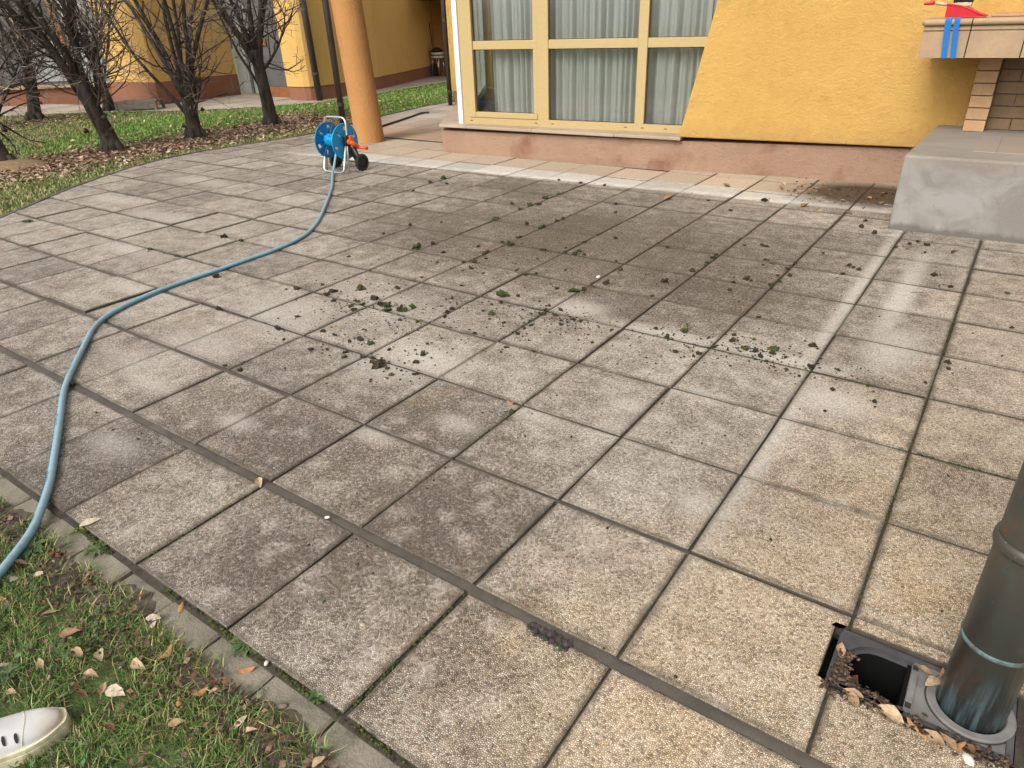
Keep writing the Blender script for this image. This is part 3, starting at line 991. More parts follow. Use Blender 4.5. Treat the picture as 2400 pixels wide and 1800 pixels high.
# canted west side: inner wall with its own window seen through the first pane
cw = Vector((-2.93, 6.09, .353)); CN = Vector((CD.y, -CD.x, 0))   # towards the room is +x
m = MB()
def cb_(m, t0, t1, v0, v1, d0, d1): m.obox(cw, CD, CN, UZ, (t0, d0, v0), (t1, d1, v1))
cb_(m, .0, .16, 0, 3.2, -.02, .10); cb_(m, .16, 4.2, 0, .10, -.02, .08); cb_(m, 4.2, 4.32, 0, 3.2, -.02, .08); cb_(m, .16, 4.2, 2.5, 3.2, -.02, .08)
for tq in (1.1, 2.1, 3.1): cb_(m, tq, tq + .09, .1, 2.5, .0, .07)
hpart(m, 'side_window_frame', M['inner_white'], bevel=.004)
m = MB(); cb_(m, .16, 4.2, .1, 2.5, .02, .026); hpart(m, 'side_pane', M['glass'])
m = MB(); cb_(m, 4.33, 5.0, -.07, 3.6, -.02, .2); cb_(m, 0.02, 4.32, 3.2, 3.6, -.06, .2); hpart(m, 'wall', M['yellow'])
# room behind
m = MB(); m.prism([(-2.75, 6.15), (3, 6.62), (3, 9.6), (-4.9, 9.6)], .30, .335); hpart(m, 'room_floor', M['roomfloor'])
m = MB(); m.prism([(-4.9, 9.6), (3, 9.6), (3, 9.75), (-4.9, 9.75)], .3, 3.4); hpart(m, 'room_wall', M['room'])
m = MB(); m.prism([(2.6, 6.75), (2.7, 6.75), (2.7, 9.6), (2.6, 9.6)], .3, 3.4); hpart(m, 'room_wall', M['room'])
m = MB(); m.prism([(-2.9, 6.1), (3, 6.5), (3, 9.7), (-5.2, 9.7)], 3.3, 3.6); hpart(m, 'room_ceiling', M['room'])
# yellow wall right of the bay, its left edge raked
WD = Vector((2.55, .32, 0)).normalized(); WN = Vector((WD.y, -WD.x, 0))
w0 = Vector((-.05, 6.09, 0)) + WN * .05
def wp(s, z): return w0 + WD * s + UZ * z
m = MB(); m.slabpoly([wp(.115, .352), wp(7, .335), wp(7, 4.3), wp(.99, 4.3)], -WN * .38)
m.f = [tuple(reversed(f)) for f in m.f]
hpart(m, 'wall', M['yellow'], bevel=.012)
m = MB(); wb_(m, -.06, 3.2, WT, 4.0, -.3, .02); hpart(m, 'wall', M['yellow'])
# main body behind the bay
m = MB(); m.prism([(-6.42, 10.13), (-5.0, 10.2), (-5.0, 10.7), (-6.40, 10.7)], .262, 4.2); hpart(m, 'wall', M['yellow'], bevel=.01)
m = MB(); m.prism([(-6.38, 10.16), (-5.0, 10.23), (-5.0, 10.68), (-6.37, 10.68)], -.05, .258); hpart(m, 'plinth', M['plinth_far'])

# curtain
m = MB(); NU, NV = 420, 6
cr_ = random.Random(2)
ph = [cr_.uniform(0, 6.28) for _ in range(6)]
for v in range(NV + 1):
    z = .03 + (2.75 - .03) * v / NV
    for u in range(NU + 1):
        s = .40 + 2.82 * u / NU
        q = s + .035 * math.sin(4.1 * s + ph[4]) + .02 * math.sin(9.3 * s + ph[5])
        d = .095 * abs(math.sin(q * 34 + ph[0] + .7 * math.sin(q * 6))) ** .65 + .012 * math.sin(q * 93 + ph[1]) + .02 * math.sin(q * 15 + ph[2]) + .004 * math.sin(s * 150 + z * 2) - .04
        d *= (.75 + .25 * v / NV)
        p = WO + SU * s + SN * (-.19 + d) + UZ * (z)
        m.v.append(tuple(p)); m.c.append((1, 1, 1))
for v in range(NV):
    for u in range(NU):
        a = v * (NU + 1) + u
        m.f.append((a, a + 1, a + NU + 2, a + NU + 1)); m.mi.append(0)
m.build('curtain', M['curtain'], smooth=True, label='pale pleated sheer curtain hanging behind the bay window panes', cat='curtain')

# downpipe at the back of the bay
def downpipe(name, x, y, r, h, label, group=None, lean=(0, 0), rings=(1.2,), mat='pipe_brown', z0=-.02):
    t = empty(name, (x, y, 0), label=label, cat='downpipe', group=group)
    m = MB(); m.tube([(0, 0, z0), (lean[0] * .5, lean[1] * .5, h * .5), (lean[0], lean[1], h)], r, 20); m.build('pipe', M[mat], t, smooth=True)
    for z in rings:
        m = MB(); m.lathe([(r, -.03), (r * 1.13, -.026), (r * 1.13, .026), (r, .03)], 20, (lean[0] * z / h, lean[1] * z / h, z)); m.build('bracket', M[mat], t)
    return t


downpipe('downpipe', -6.50, 10.16, .043, 4.0, 'dark downpipe behind the bay window corner, rising from the path', rings=(.25, 1.5))
downpipe('downpipe', -6.45, 7.25, .052, 4.0, 'dark brown downpipe standing just behind the orange column', lean=(-.02, -.02), rings=(.33, 2.2))
downpipe('downpipe', -10.17, 9.96, .072, 4.0, 'dark brown downpipe on the pier of the far wing', lean=(-.06, -.05), rings=(.55, 2.2))

# orange column
colm = MB(); colm.lathe([(.207, -.03), (.206, .02), (.205, .5), (.205, 3.3)], 48)
c_ = colm.build('column', M['orange'], smooth=True, label='round orange rendered column beside the hose reel', cat='column')
c_.location = (-4.735, 6.19, 0); c_.rotation_euler = (R(1.2), R(-2.6), 0)

# ------------------------------------------------------------------ far wing
wing = empty('far_wing', (-13, 9, 0), label='yellow far wing of the house behind the bare trees', cat='building')
FO = Vector((-13, 9, 0))


def fpart(m, name, mat, **kw):
    m.v = [tuple(Vector(p) - FO) for p in m.v]
    par = kw.pop('parent', wing)
    return m.build(name, mat, par, **kw)


def wallrun(m, p0, p1, z0, z1, th=.25, za=None):
    """a wall whose outer face runs p0 -> p1 with its body to the left of that run"""
    a = Vector((*p0, 0)); c = Vector((*p1, 0)); t = (c - a).normalized(); nn = Vector((-t.y, t.x, 0)) * th
    m.prism([(a.x, a.y), (c.x, c.y), (c.x + nn.x, c.y + nn.y), (a.x + nn.x, a.y + nn.y)], z0, z1)


# canted far bay: plinth, sill, grey window
m = MB(); wallrun(m, (-19.2, 4.9), (-16.4, 7.6), -.1, .36, .5); wallrun(m, (-16.4, 7.6), (-15.5, 8.05), -.1, .36, .5); fpart(m, 'plinth', M['plinth_far'])
m = MB(); wallrun(m, (-19.15, 4.83), (-16.38, 7.5), .362, .43, .5); wallrun(m, (-16.38, 7.5), (-15.5, 7.97), .362, .43, .5); fpart(m, 'sill', M['ledge'])
m = MB(); wallrun(m, (-19.2, 5.0), (-16.42, 7.68), .43, 4.2, .1)
fwin = fpart(m, 'window', M['grey_panel'])
for k in range(5):
    t = k / 4
    p = Vector((-19.2, 4.98, 0)).lerp(Vector((-16.42, 7.66, 0)), t); d_ = Vector((2.78, 2.68, 0)).normalized(); nn = Vector((d_.y, -d_.x, 0))
    m = MB(); m.obox(p, d_, nn, UZ, (-.07, -.02, .43), (.07, .06, 4.2)); fpart(m, 'mullion', M['orange'] if k == 4 else M['frame'], parent=fwin)
for k in range(4):
    p = Vector((-19.2, 4.98, 0)).lerp(Vector((-16.42, 7.66, 0)), k / 4)
    m = MB(); m.obox(p, d_, nn, UZ, (.075, .0, .5), (.89, .012, 1.5)); fpart(m, 'pane', M['grey_light'] if k % 2 else M['grey_panel'], parent=fwin)
m = MB(); wallrun(m, (-16.42, 7.7), (-15.5, 8.12), .43, 4.2, .3); fpart(m, 'wall', M['grey_light'])
# yellow middle
m = MB(); wallrun(m, (-15.5, 8.08), (-13.58, 8.12), .46, 4.2, .4); fpart(m, 'wall', M['yellow_far'])
m = MB(); wallrun(m, (-13.58, 8.12), (-13.72, 10.4), .47, 4.2, .4); fpart(m, 'wall', M['yellow_far'])
m = MB(); wallrun(m, (-15.5, 8.05), (-13.55, 8.09), -.1, .455, .4); fpart(m, 'plinth', M['plinth_far'])
m = MB(); wallrun(m, (-13.55, 8.09), (-13.69, 10.4), -.1, .465, .4); fpart(m, 'plinth', M['plinth_far'])
# recess with grey door and panel
m = MB(); wallrun(m, (-13.68, 10.42), (-12.55, 10.42), .03, 4.2, .08)
dr = fpart(m, 'door', M['grey_light'])
m = MB(); m.box((-13.18, 10.38, .03), (-13.10, 10.419, 4.2)); m.box((-12.62, 10.38, .03), (-12.55, 10.419, 4.2)); fpart(m, 'door_frame', M['grey_panel'], parent=dr)
m = MB(); wallrun(m, (-12.5, 10.12), (-11.0, 10.12), .24, 4.2, .35); fpart(m, 'panel', M['grey_panel'])
m = MB(); wallrun(m, (-12.5, 10.10), (-11.0, 10.10), -.1, .236, .35); fpart(m, 'panel_base', M['rust'])
m = MB(); m.box((-12.2, 10.08, 1.12), (-11.9, 10.115, 1.26)); fpart(m, 'panel_rail', M['rust'])
# pier and the long wall to the corner
pier = [(-11.0, 9.78), (-10.62, 9.78), (-10.45, 9.80), (-10.33, 9.87), (-10.27, 9.98), (-10.30, 10.12), (-10.25, 10.62), (-10.62, 12.34), (-12.1, 16.2), (-12.5, 16.2), (-11.4, 12.3), (-11.0, 10.6)]
m = MB(); m.prism(pier, .285, 4.2); fpart(m, 'wall', M['yellow_far'])
pin = [(-10.98, 9.80), (-10.62, 9.80), (-10.46, 9.82), (-10.35, 9.885), (-10.29, 9.985), (-10.32, 10.12), (-10.27, 10.62), (-10.64, 12.34), (-12.1, 16.18), (-12.5, 16.2), (-11.4, 12.3), (-11.0, 10.6)]
m = MB(); m.prism(pin, -.1, .28); fpart(m, 'plinth', M['plinth_far'])
m = MB(); m.prism([(-12.3, 16.3), (-6, 17.4), (-6, 17.8), (-12.3, 16.7)], -.1, 4.2); fpart(m, 'wall', M['orange'])
m = MB(); m.prism([(-11.2, 14.6), (-9.6, 14.9), (-9.2, 16.8), (-12.2, 16.25)], 1.99, 2.2); fpart(m, 'porch_soffit', M['soffit'])


# ------------------------------------------------------------------ trees
def make_tree(seed, h, fork, nlimb, dens=1.0, spread=1.0):
    r = random.Random(seed)
    T = MB(); B = MB(); C = MB()

    def wander(p, d, L_, nseg, curl, up):
        pts = [p.copy()]; d = d.copy()
        for k in range(nseg):
            d = (d + Vector((r.gauss(0, curl), r.gauss(0, curl), r.gauss(0, curl) + up))).normalized()
            p = p + d * (L_ / nseg); pts.append(p.copy())
        return pts

    # trunk
    r0 = r.uniform(.102, .118)
    trunk = wander(Vector((0, 0, -.05)), Vector((r.gauss(0, .04), r.gauss(0, .04), 1)), fork + .3, 6, .05, .06)
    rr = [r0 * 1.5, r0 * 1.12, r0, r0 * .95, r0 * .93, r0 * .9, r0 * .75]
    T.tube(trunk, rr, 14)
    for k in range(5):                                              # root flare
        a = k * 1.26 + r.random(); q = Vector((math.cos(a), math.sin(a), 0))
        T.tube([q * (r0 * .8) + Vector((0, 0, .14)), q * (r0 * 1.35) + Vector((0, 0, .02)), q * (r0 * 1.9) + Vector((0, 0, -.04))], [.045, .05, .02], 7)
    for k in range(4):
        q = trunk[2 + k % 3] + Vector((r.gauss(0, .09), r.gauss(0, .09), 0)); T.tube([q, q + Vector((r.gauss(0, .03), r.gauss(0, .03), .05))], [.04, .012], 6)
    limbs = []
    for k in range(nlimb):
        f_ = k / nlimb
        p = trunk[-1].lerp(trunk[3], r.random() * .8) if k < nlimb * .65 else trunk[-1].lerp(trunk[1], .3 + .5 * r.random())
        az = 2 * math.pi * (k * .618 + r.random() * .12)
        tilt = (r.uniform(.12, .5) if k < nlimb * .65 else r.uniform(.5, 1.0)) * spread
        d = Vector((math.sin(tilt) * math.cos(az), math.sin(tilt) * math.sin(az), math.cos(tilt)))
        L_ = (h - p.z) * r.uniform(.8, 1.05) if tilt < .6 else r.uniform(1.1, 1.7)
        rad = (.043 if tilt < .45 else .028) * r.uniform(.8, 1.2)
        pts = wander(p, d, L_, 9, .085, .055)
        T.tube(pts, [rad * (1 - .86 * (i / 9) ** .8) + .004 for i in range(10)], 7)
        limbs.append((pts, rad))

    def spawn(pts, rad, level, L0):
        n_ = {1: int(12 * dens), 2: int(6 * dens), 3: 2}[level]
        for q in range(n_):
            t = (q + r.random()) / n_
            t = .08 + .92 * t
            i = min(len(pts) - 2, int(t * (len(pts) - 1))); fr = t * (len(pts) - 1) - i
            p = pts[i].lerp(pts[i + 1], fr); ax = (pts[i + 1] - pts[i]).normalized()
            o = ax.orthogonal().normalized(); o.rotate(Matrix.Rotation(r.uniform(0, 6.283), 3, ax))
            ang = r.uniform(.6, 1.25)
            d = ax * math.cos(ang) + o * math.sin(ang)
            if level == 1 and r.random() < .3: d.z -= .35; d.normalize()
            L_ = L0 * r.uniform(.5, 1.15) * (1 - .35 * t)
            ns = {1: 6, 2: 4, 3: 3}[level]
            sub = wander(p, d, L_, ns, .16, .10 if level == 1 else .07)
            ra = {1: .0115, 2: .0052, 3: .0030}[level] * r.uniform(.8, 1.2)
            (B if level == 1 else C).tube(sub, [ra * (1 - .7 * k / ns) + .0008 for k in range(ns + 1)], 5 if level == 1 else 3, caps=False)
            if level < 3: spawn(sub, ra, level + 1, L_ * (.55 if level == 1 else .5))

    for pts, rad in limbs: spawn(pts, rad, 1, 1.1)
    return T, B, C


def plant_tree(x, y, seed, h, fork, nl, label, dens=1.0, spread=1.0):
    t = empty('bare_tree', (x, y, 0), label=label, cat='tree', group='bare trees on the lawn')
    T, B, C = make_tree(seed, h, fork, nl, dens, spread)
    T.build('trunk', M['bark'], t, smooth=True)
    c = B.build('crown', M['bark'], t, smooth=True)
    C.build('twigs', M['twig'], c)
    return t


t1 = plant_tree(-8.0, 2.62, 21, 3.9, .7, 9, 'bare tree cut by the edge of the view, thick foot in a straw mound', 1.1, 1.15)
t2 = plant_tree(-7.84, 4.01, 5, 4.0, .75, 10, 'bare tree leaning slightly, cut stub low on its trunk, in the leaf litter', 1.1, 1.1)
t3 = plant_tree(-7.79, 5.32, 9, 4.0, .35, 11, 'bare tree branching almost from the ground, between two single trunks', .9, .95)
t4 = plant_tree(-7.75, 6.78, 14, 4.1, .95, 10, 'bare tree nearest the orange column, clean trunk in leaf litter', .95, 1.05)


def copy_tree(src, x, y, rz, sc, label):
    c = src.copy(); COL.objects.link(c); c.location = (x, y, 0); c.rotation_euler = (0, 0, rz); c.scale = (sc, sc, sc); c['label'] = label
    for ch in src.children:
        d = ch.copy(); COL.objects.link(d); d.parent = c
        for g_ in ch.children:
            e = g_.copy(); COL.objects.link(e); e.parent = d
    return c


copy_tree(t2, -13.6, 5.4, 2.1, 1.0, 'smaller looking bare tree by the far path, before the grey far window')
copy_tree(t4, -13.7, 7.0, 4.0, .95, 'bare tree by the far path beside the low wooden box')
copy_tree(t1, -13.5, 3.9, 1.0, 1.0, 'bare tree by the far path furthest from the orange column')

# ------------------------------------------------------------------ outdoor fireplace on its concrete block
fire = empty('outdoor_fireplace', (3.2, 5.6, 0), label='brick fireplace with stone ledge on grey concrete block', cat='fireplace')
OO = Vector((3.2, 5.6, 0))


def opart(m, name, mat, **kw):
    m.v = [tuple(Vector(p) - OO) for p in m.v]
    par = kw.pop('parent', fire)
    return m.build(name, mat, par, **kw)


m = MB(); m.prism([(2.377, 4.735), (4.4, 4.77), (4.4, 6.62), (2.40, 6.36)], -.03, .55); opart(m, 'concrete_base', M['concrete'], bevel=.018)
for k, (x0, x1, y0) in enumerate(((2.78, 2.925, 5.06), (2.93, 3.35, 5.06), (3.355, 3.8, 5.06))):
    m = MB(); m.box((x0, y0, .545), (x1, y0 + .80, .553 + .001 * k)); opart(m, 'hearth_tile', M['hearth'], bevel=.003)
bm_ = MB(); bm_.box((-.5, -.5, -.5), (.5, .5, .5))
bk_me = bpy.data.meshes.new('brick'); bk_me.from_pydata(bm_.v, [], bm_.f); bk_me.materials.append(M['brick']); bk_me.update()
br = random.Random(8)


bk_shaded = bk_me.copy(); bk_shaded.materials.clear(); bk_shaded.materials.append(M['shaded'])


def brick(x0, x1, y0, y1, z0, z1, shaded=False):
    o = bpy.data.objects.new('brick', bk_shaded if shaded else bk_me); link(o, fire)
    o.location = Vector(((x0 + x1) / 2 + br.gauss(0, .002), (y0 + y1) / 2 + br.gauss(0, .002), (z0 + z1) / 2)) - OO
    o.scale = (x1 - x0, y1 - y0, z1 - z0); o.rotation_euler = (0, 0, br.gauss(0, .006))
    md = o.modifiers.new('bevel', 'BEVEL'); md.width = .005; md.segments = 1


for k in range(7):
    z0 = .5545 + .0945 * k; z1 = z0 + .086
    if k == 6: z1 = 1.143
    brick(2.62, 2.772, 6.03, 6.205, z0, z1); brick(2.622, 2.770, 6.21, 6.40, z0, z1)
    brick(3.86, 4.012, 6.03, 6.205, z0, z1)
    x = 2.775 - (.12 if k % 2 else .0)
    off = [.17, .26, .155, .27, .15, .24, .17][k]
    xs = [2.776, 2.776 + off] + [2.776 + off + .262 * q for q in range(1, 5)]
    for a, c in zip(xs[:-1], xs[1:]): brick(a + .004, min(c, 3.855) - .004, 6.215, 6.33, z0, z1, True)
m = MB(); m.box((2.634, 6.045, .55), (2.758, 6.39, 1.142)); m.box((2.77, 6.228, .55), (3.9, 6.345, 1.142)); opart(m, 'mortar', M['mortar'])
# ledge stones: one moulded profile
prof = [(5.6, 1.145), (5.6, 1.325), (5.611, 1.332), (5.598, 1.339), (5.598, 1.362), (5.607, 1.369)]
prof += [(5.594 - .0235 * math.sin(a), 1.3925 - .0235 * math.cos(a)) for a in [R(q) for q in range(15, 181, 15)]] + [(5.62, 1.416), (5.80, 1.416), (5.80, 1.145)]
for x0, x1 in ((2.214, 2.529), (2.537, 2.886), (2.894, 3.3), (3.308, 3.8), (3.808, 4.3)):
    m = MB(); N = len(prof); dz = br.gauss(0, .0012)
    m.add([(x0, y, z + dz) for y, z in prof] + [(x1, y, z + dz) for y, z in prof],
          [tuple(range(N)), tuple(range(2 * N - 1, N - 1, -1))] + [(i, N + i, N + (i + 1) % N, (i + 1) % N) for i in range(N)])
    opart(m, 'ledge_stone', M['ledge'])
m = MB(); m.box((2.218, 5.806, 1.145), (2.62, 6.36, 1.4155)); m.box((2.622, 5.806, 1.145), (4.3, 6.40, 1.415)); opart(m, 'ledge_body', M['ledge'])
m = MB(); m.tube([(2.216, 5.594, 1.3925), (2.216, 5.95, 1.3925), (2.218, 6.35, 1.3925)], .0238, 12); opart(m, 'ledge_moulding', M['ledge'], smooth=True)
for x0, x1, dz in ((2.63, 2.862, 0), (2.870, 3.4, .003), (3.406, 4.3, .001)):
    m = MB(); m.box((x0, 5.80, 1.4162), (x1, 6.40, 1.434 + dz)); opart(m, 'ledge_tile', M['brick'], bevel=.004)

# blue strips over the ledge
for x0, x1, b0, b1, lab in ((2.353, 2.397, 2.379, 2.417, 'blue plastic strip hanging over the ledge, nearer its free end'), (2.413, 2.451, 2.441, 2.479, 'blue plastic strip hanging over the ledge, nearer the open joint')):
    m = MB()
    Ls = [(x0 - .004, x1 - .004, 5.68, 1.4195), (x0, x1, 5.61, 1.4205), (x0, x1, 5.583, 1.4165), (x0, x1, 5.566, 1.402), (x0 + .001, x1 + .001, 5.567, 1.385), (x0 * .6 + b0 * .4, x1 * .6 + b1 * .4, 5.575, 1.28), (b0, b1, 5.584, 1.142)]
    vs = [(a, y, z) for a, c, y, z in Ls] + [(c, y, z) for a, c, y, z in Ls] + [(a, y + .0025, z - .002) for a, c, y, z in Ls] + [(c, y + .0025, z - .002) for a, c, y, z in Ls]
    N = len(Ls); fs = []
    for i in range(N - 1):
        fs += [(i, i + 1, N + i + 1, N + i), (2 * N + i + 1, 2 * N + i, 3 * N + i, 3 * N + i + 1), (i, 2 * N + i, 2 * N + i + 1, i + 1), (N + i + 1, 3 * N + i + 1, 3 * N + i, N + i)]
    m.add(vs, fs)
    m.build('plastic_strip', M['strip_blue'], label=lab, cat='plastic strip', group='blue strips on the ledge')

# red dustpan with hand brush
pan = empty('dustpan', (2.43, 5.735, 1.4168), .0, label='red plastic dustpan lying on the stone ledge', cat='dustpan')
m = MB()
rings = []
for t, w, hb in ((0, .07, .085), (.03, .085, .082), (.08, .095, .074), (.14, .10, .052), (.20, .10, .024), (.245, .098, .006)):
    rings.append([(-.085 + t - .006 * (1 if t == 0 else 0), s * w * k_, z) for (s, k_, z) in ((-1, 1.0, hb), (-1, .93, .004), (1, .93, .004), (1, 1.0, hb))])
vs = [p for rg in rings for p in rg]
fs = []
for i in range(len(rings) - 1):
    for k in range(3): fs.append((4 * i + k, 4 * i + k + 1, 4 * i + 4 + k + 1, 4 * i + 4 + k))
fs.append((0, 1, 2, 3))
m.add(vs, fs)
o = m.build('scoop', M['red'], pan); sm = o.modifiers.new('thick', 'SOLIDIFY'); sm.thickness = .004
m = MB(); m.tube([Vector(rg[0]) for rg in rings], .005, 7); m.tube([Vector(rg[3]) for rg in rings], .005, 7); m.tube([Vector(rings[0][0]), Vector(rings[0][3])], .006, 7); m.build('rim', M['red'], pan, smooth=True)
pan.scale = (1.1, .62, 1.1)
brs = empty('hand_brush', (2.425, 5.725, 1.492), label='dark hand brush with pale wooden handle lying in the red dustpan', cat='brush')
m = MB(); m.tube([(-.06, -.01, .012), (-.12, -.02, .022), (-.175, -.03, .034)], [.011, .013, .012], 10); m.build('handle', M['wood_light'], brs, smooth=True)
m = MB(); m.tube([(-.172, -.03, .033), (-.19, -.033, .035), (-.215, -.037, .030), (-.24, -.04, .026)], [.013, .016, .013, .006], 10); m.build('handle_tip', M['red'], brs, smooth=True)
m = MB(); m.box((-.06, -.035, .0), (.06, .03, .03)); m.build('brush_back', M['wood_light'], brs, bevel=.008)
m = MB(); q = random.Random(4)
for k in range(260):
    x = q.uniform(-.055, .058); y = q.uniform(-.033, .028); m.tube([(x, y, .026), (x * 1.12 + q.gauss(0, .004), y * 1.2 + q.gauss(0, .004), .075 + q.uniform(-.012, .01))], [.0035, .002], 3, caps=False)
m.build('bristles', M['bristle'], brs)
brs.scale = (1.08, 1.0, 1.0)

# ------------------------------------------------------------------ hose reel
reel = empty('hose_reel', (-3.42, 4.42, 0), label='blue hose reel on an aluminium tube stand with black wheels', cat='hose reel')
AX = (1, 0, 0); CY, CZ = .0, .345


def disc(xc, sgn, name, mat):
    m = MB(); n_ = 56
    def ring(r_, x): return [(x, CY + r_ * math.cos(2 * math.pi * k / n_), CZ + r_ * math.sin(2 * math.pi * k / n_)) for k in range(n_)]
    prof_ = [(.045, .0), (.07, .006), (.168, .006), (.178, .012), (.188, .012), (.192, .004), (.188, -.004), (.178, -.003), (.168, -.006), (.07, -.006), (.045, -.006)]
    vs = []
    for r_, x_ in prof_: vs += ring(r_, xc + sgn * x_)
    fs = []
    slot = {}
    for i in range(len(prof_) - 1):
        for k in range(n_):
            if i in (1, 8) and False: continue
            fs.append((i * n_ + k, i * n_ + (k + 1) % n_, (i + 1) * n_ + (k + 1) % n_, (i + 1) * n_ + k))
    m.add(vs, fs)
    d = m.build(name, mat, reel, smooth=False)
    return d


for xc, s_, mt in ((-.15, -1, 'blue_dark'), (.135, 1, 'blue')):
    # disc built as a plate with six real openings
    bm = bmesh.new()
    NR, NA = (.04, .085, .125, .165, .190), 72
    holes = set()
    for k in range(6):
        a0 = k * 12 + 2
        if k % 2 == 0:
            for q in range(2): holes |= {(1, a0 + q), (2, a0 + q)}
        else:
            for q in range(4): holes |= {(2, a0 + q)}
    grid = [[bm.verts.new((xc, CY + r_ * math.cos(2 * math.pi * k / NA), CZ + r_ * math.sin(2 * math.pi * k / NA))) for k in range(NA)] for r_ in NR]
    for i in range(len(NR) - 1):
        for k in range(NA):
            if (i, k) in holes: continue
            bm.faces.new((grid[i][k], grid[i][(k + 1) % NA], grid[i + 1][(k + 1) % NA], grid[i + 1][k]))
    me = bpy.data.meshes.new('flange'); bm.to_mesh(me); bm.free(); me.materials.append(M[mt])
    fl = bpy.data.objects.new('flange', me); link(fl, reel)
    md = fl.modifiers.new('thick', 'SOLIDIFY'); md.thickness = .009; md.offset = 0
    m = MB(); m.tube([(xc, CY + .19 * math.cos(2 * math.pi * k / 72), CZ + .19 * math.sin(2 * math.pi * k / 72)) for k in range(72)], .008, 7, closed=True); m.build('flange_rim', M[mt], fl, smooth=True)
    m = MB()
    for k in range(12):
        a = 2 * math.pi * (k + .0) / 12; c, s__ = math.cos(a), math.sin(a)
        m.tube([(xc - s_ * .006, CY + .075 * c, CZ + .075 * s__), (xc - s_ * .006, CY + .185 * c, CZ + .185 * s__)], [.008, .005], 5)
    m.build('flange_rib', M[mt], fl)
m = MB(); m.lathe([(.075, -.15), (.072, -.12), (.07, 0), (.072, .11), (.078, .135)], 28, (0, CY, CZ), AX, (0, 1, 0)); dm = m.build('drum', M['blue'], reel, smooth=True)
for k in range(8):
    for xx in (-.055, .02):
        a = 2 * math.pi * k / 8; m = MB(); c, s__ = math.cos(a), math.sin(a)
        m.obox((0, CY + .0705 * c, CZ + .0705 * s__), AX, (0, -s__, c), (0, c, s__), (xx - .03, -.009, -.004), (xx + .03, .009, .0015)); m.build('drum_slot', M['blue_dark'], dm)
# coiled hose start on the drum underside is hidden; tubes of the stand
def bend(pts, r_=.045, n_=5):
    out = [Vector(pts[0])]
    for a, b_, c in zip(pts[:-2], pts[1:-1], pts[2:]):
        a, b_, c = Vector(a), Vector(b_), Vector(c)
        d0 = (a - b_); d1 = (c - b_); k0 = min(r_, d0.length * .45); k1 = min(r_, d1.length * .45)
        p0 = b_ + d0.normalized() * k0; p1 = b_ + d1.normalized() * k1
        for q in range(n_ + 1):
            t = q / n_; out.append(p0.lerp(b_, t).lerp(b_.lerp(p1, t), t))
    out.append(Vector(pts[-1])); return out


m = MB(); m.tube(bend([(-.178, .0, .36), (-.178, -.11, .012), (.165, -.11, .012), (.165, -.01, .36)], .06), .0115, 10); m.build('front_leg_frame', M['alu'], reel, smooth=True)
m = MB(); m.tube(bend([(-.185, -.055, .0), (-.185, .0, .36), (-.185, .02, .60), (.172, .02, .60), (.172, .0, .36), (.19, -.06, .0)], .075), .0115, 10); m.build('handle_frame', M['alu'], reel, smooth=True)
for sx in (-1, 1):
    hx = .172 if sx > 0 else -.185
    m = MB(); m.obox((hx, 0, .36), (1, 0, 0), (0, 1, 0), UZ, (-.026, -.045, -.06), (.026, .045, .055)); m.build('hub_bracket', M['black'], reel, bevel=.012)
    ar = Vector((0, .135, -.265)).normalized(); up_ = Vector((1, 0, 0)); sd_ = ar.cross(up_)
    m = MB(); m.obox((hx + sx * .012, .0, .36), ar, up_, sd_, (-.01, -.02, -.042), (.25, .02, .042)); m.obox((hx + sx * .012, .0, .36), ar, up_, sd_, (.25, -.016, -.03), (.325, .016, .03))
    arm = m.build('wheel_arm', M['black'], reel, bevel=.012)
    wx, wy, wz = hx + sx * .045, .142, .095
    m = MB(); m.lathe([(.060, -.018), (.088, -.020), (.095, -.012), (.095, .012), (.088, .020), (.060, .018)], 36, (wx, wy, wz), AX, (0, 1, 0)); wh = m.build('wheel', M['rubber'], reel, smooth=False)
    m = MB(); m.lathe([(.0, .014), (.02, .016), (.02, .010), (.062, .006), (.062, -.006), (.0, -.008)], 36, (wx, wy, wz), (sx, 0, 0), (0, 1, 0))
    for k in range(6):
        a = math.pi / 3 * k; m.obox((wx + sx * .010, wy, wz), (0, math.cos(a), math.sin(a)), (0, -math.sin(a), math.cos(a)), (sx, 0, 0), (.015, -.006, -.004), (.064, .006, .004))
    m.build('wheel_hub', M['black'], wh)
m = MB(); m.tube([(-.225, .142, .095), (.21, .142, .095)], .007, 8); m.build('axle', M['black'], reel)
m = MB(); m.obox((.207, .03, .375), (0, 1, 0), (1, 0, 0), UZ, (-.024, -.014, -.03), (.024, .014, .035)); m.build('brake_block', M['orange_p'], reel, bevel=.006)
m = MB(); m.tube([(.185, .0, .345), (.222, .0, .345)], [.030, .030], 20); m.tube([(.215, .0, .345), (.222, .055, .31), (.226, .11, .275)], [.026, .024, .021], 14)
m.tube([(.222, .10, .272), (.275, .125, .268), (.335, .14, .262)], [.020, .018, .020], 14); m.build('crank', M['orange_p'], reel, smooth=True)
m = MB(); m.tube([(.334, .14, .262), (.3365, .1405, .262)], .014, 14); m.build('crank_bore', M['dark'], reel)
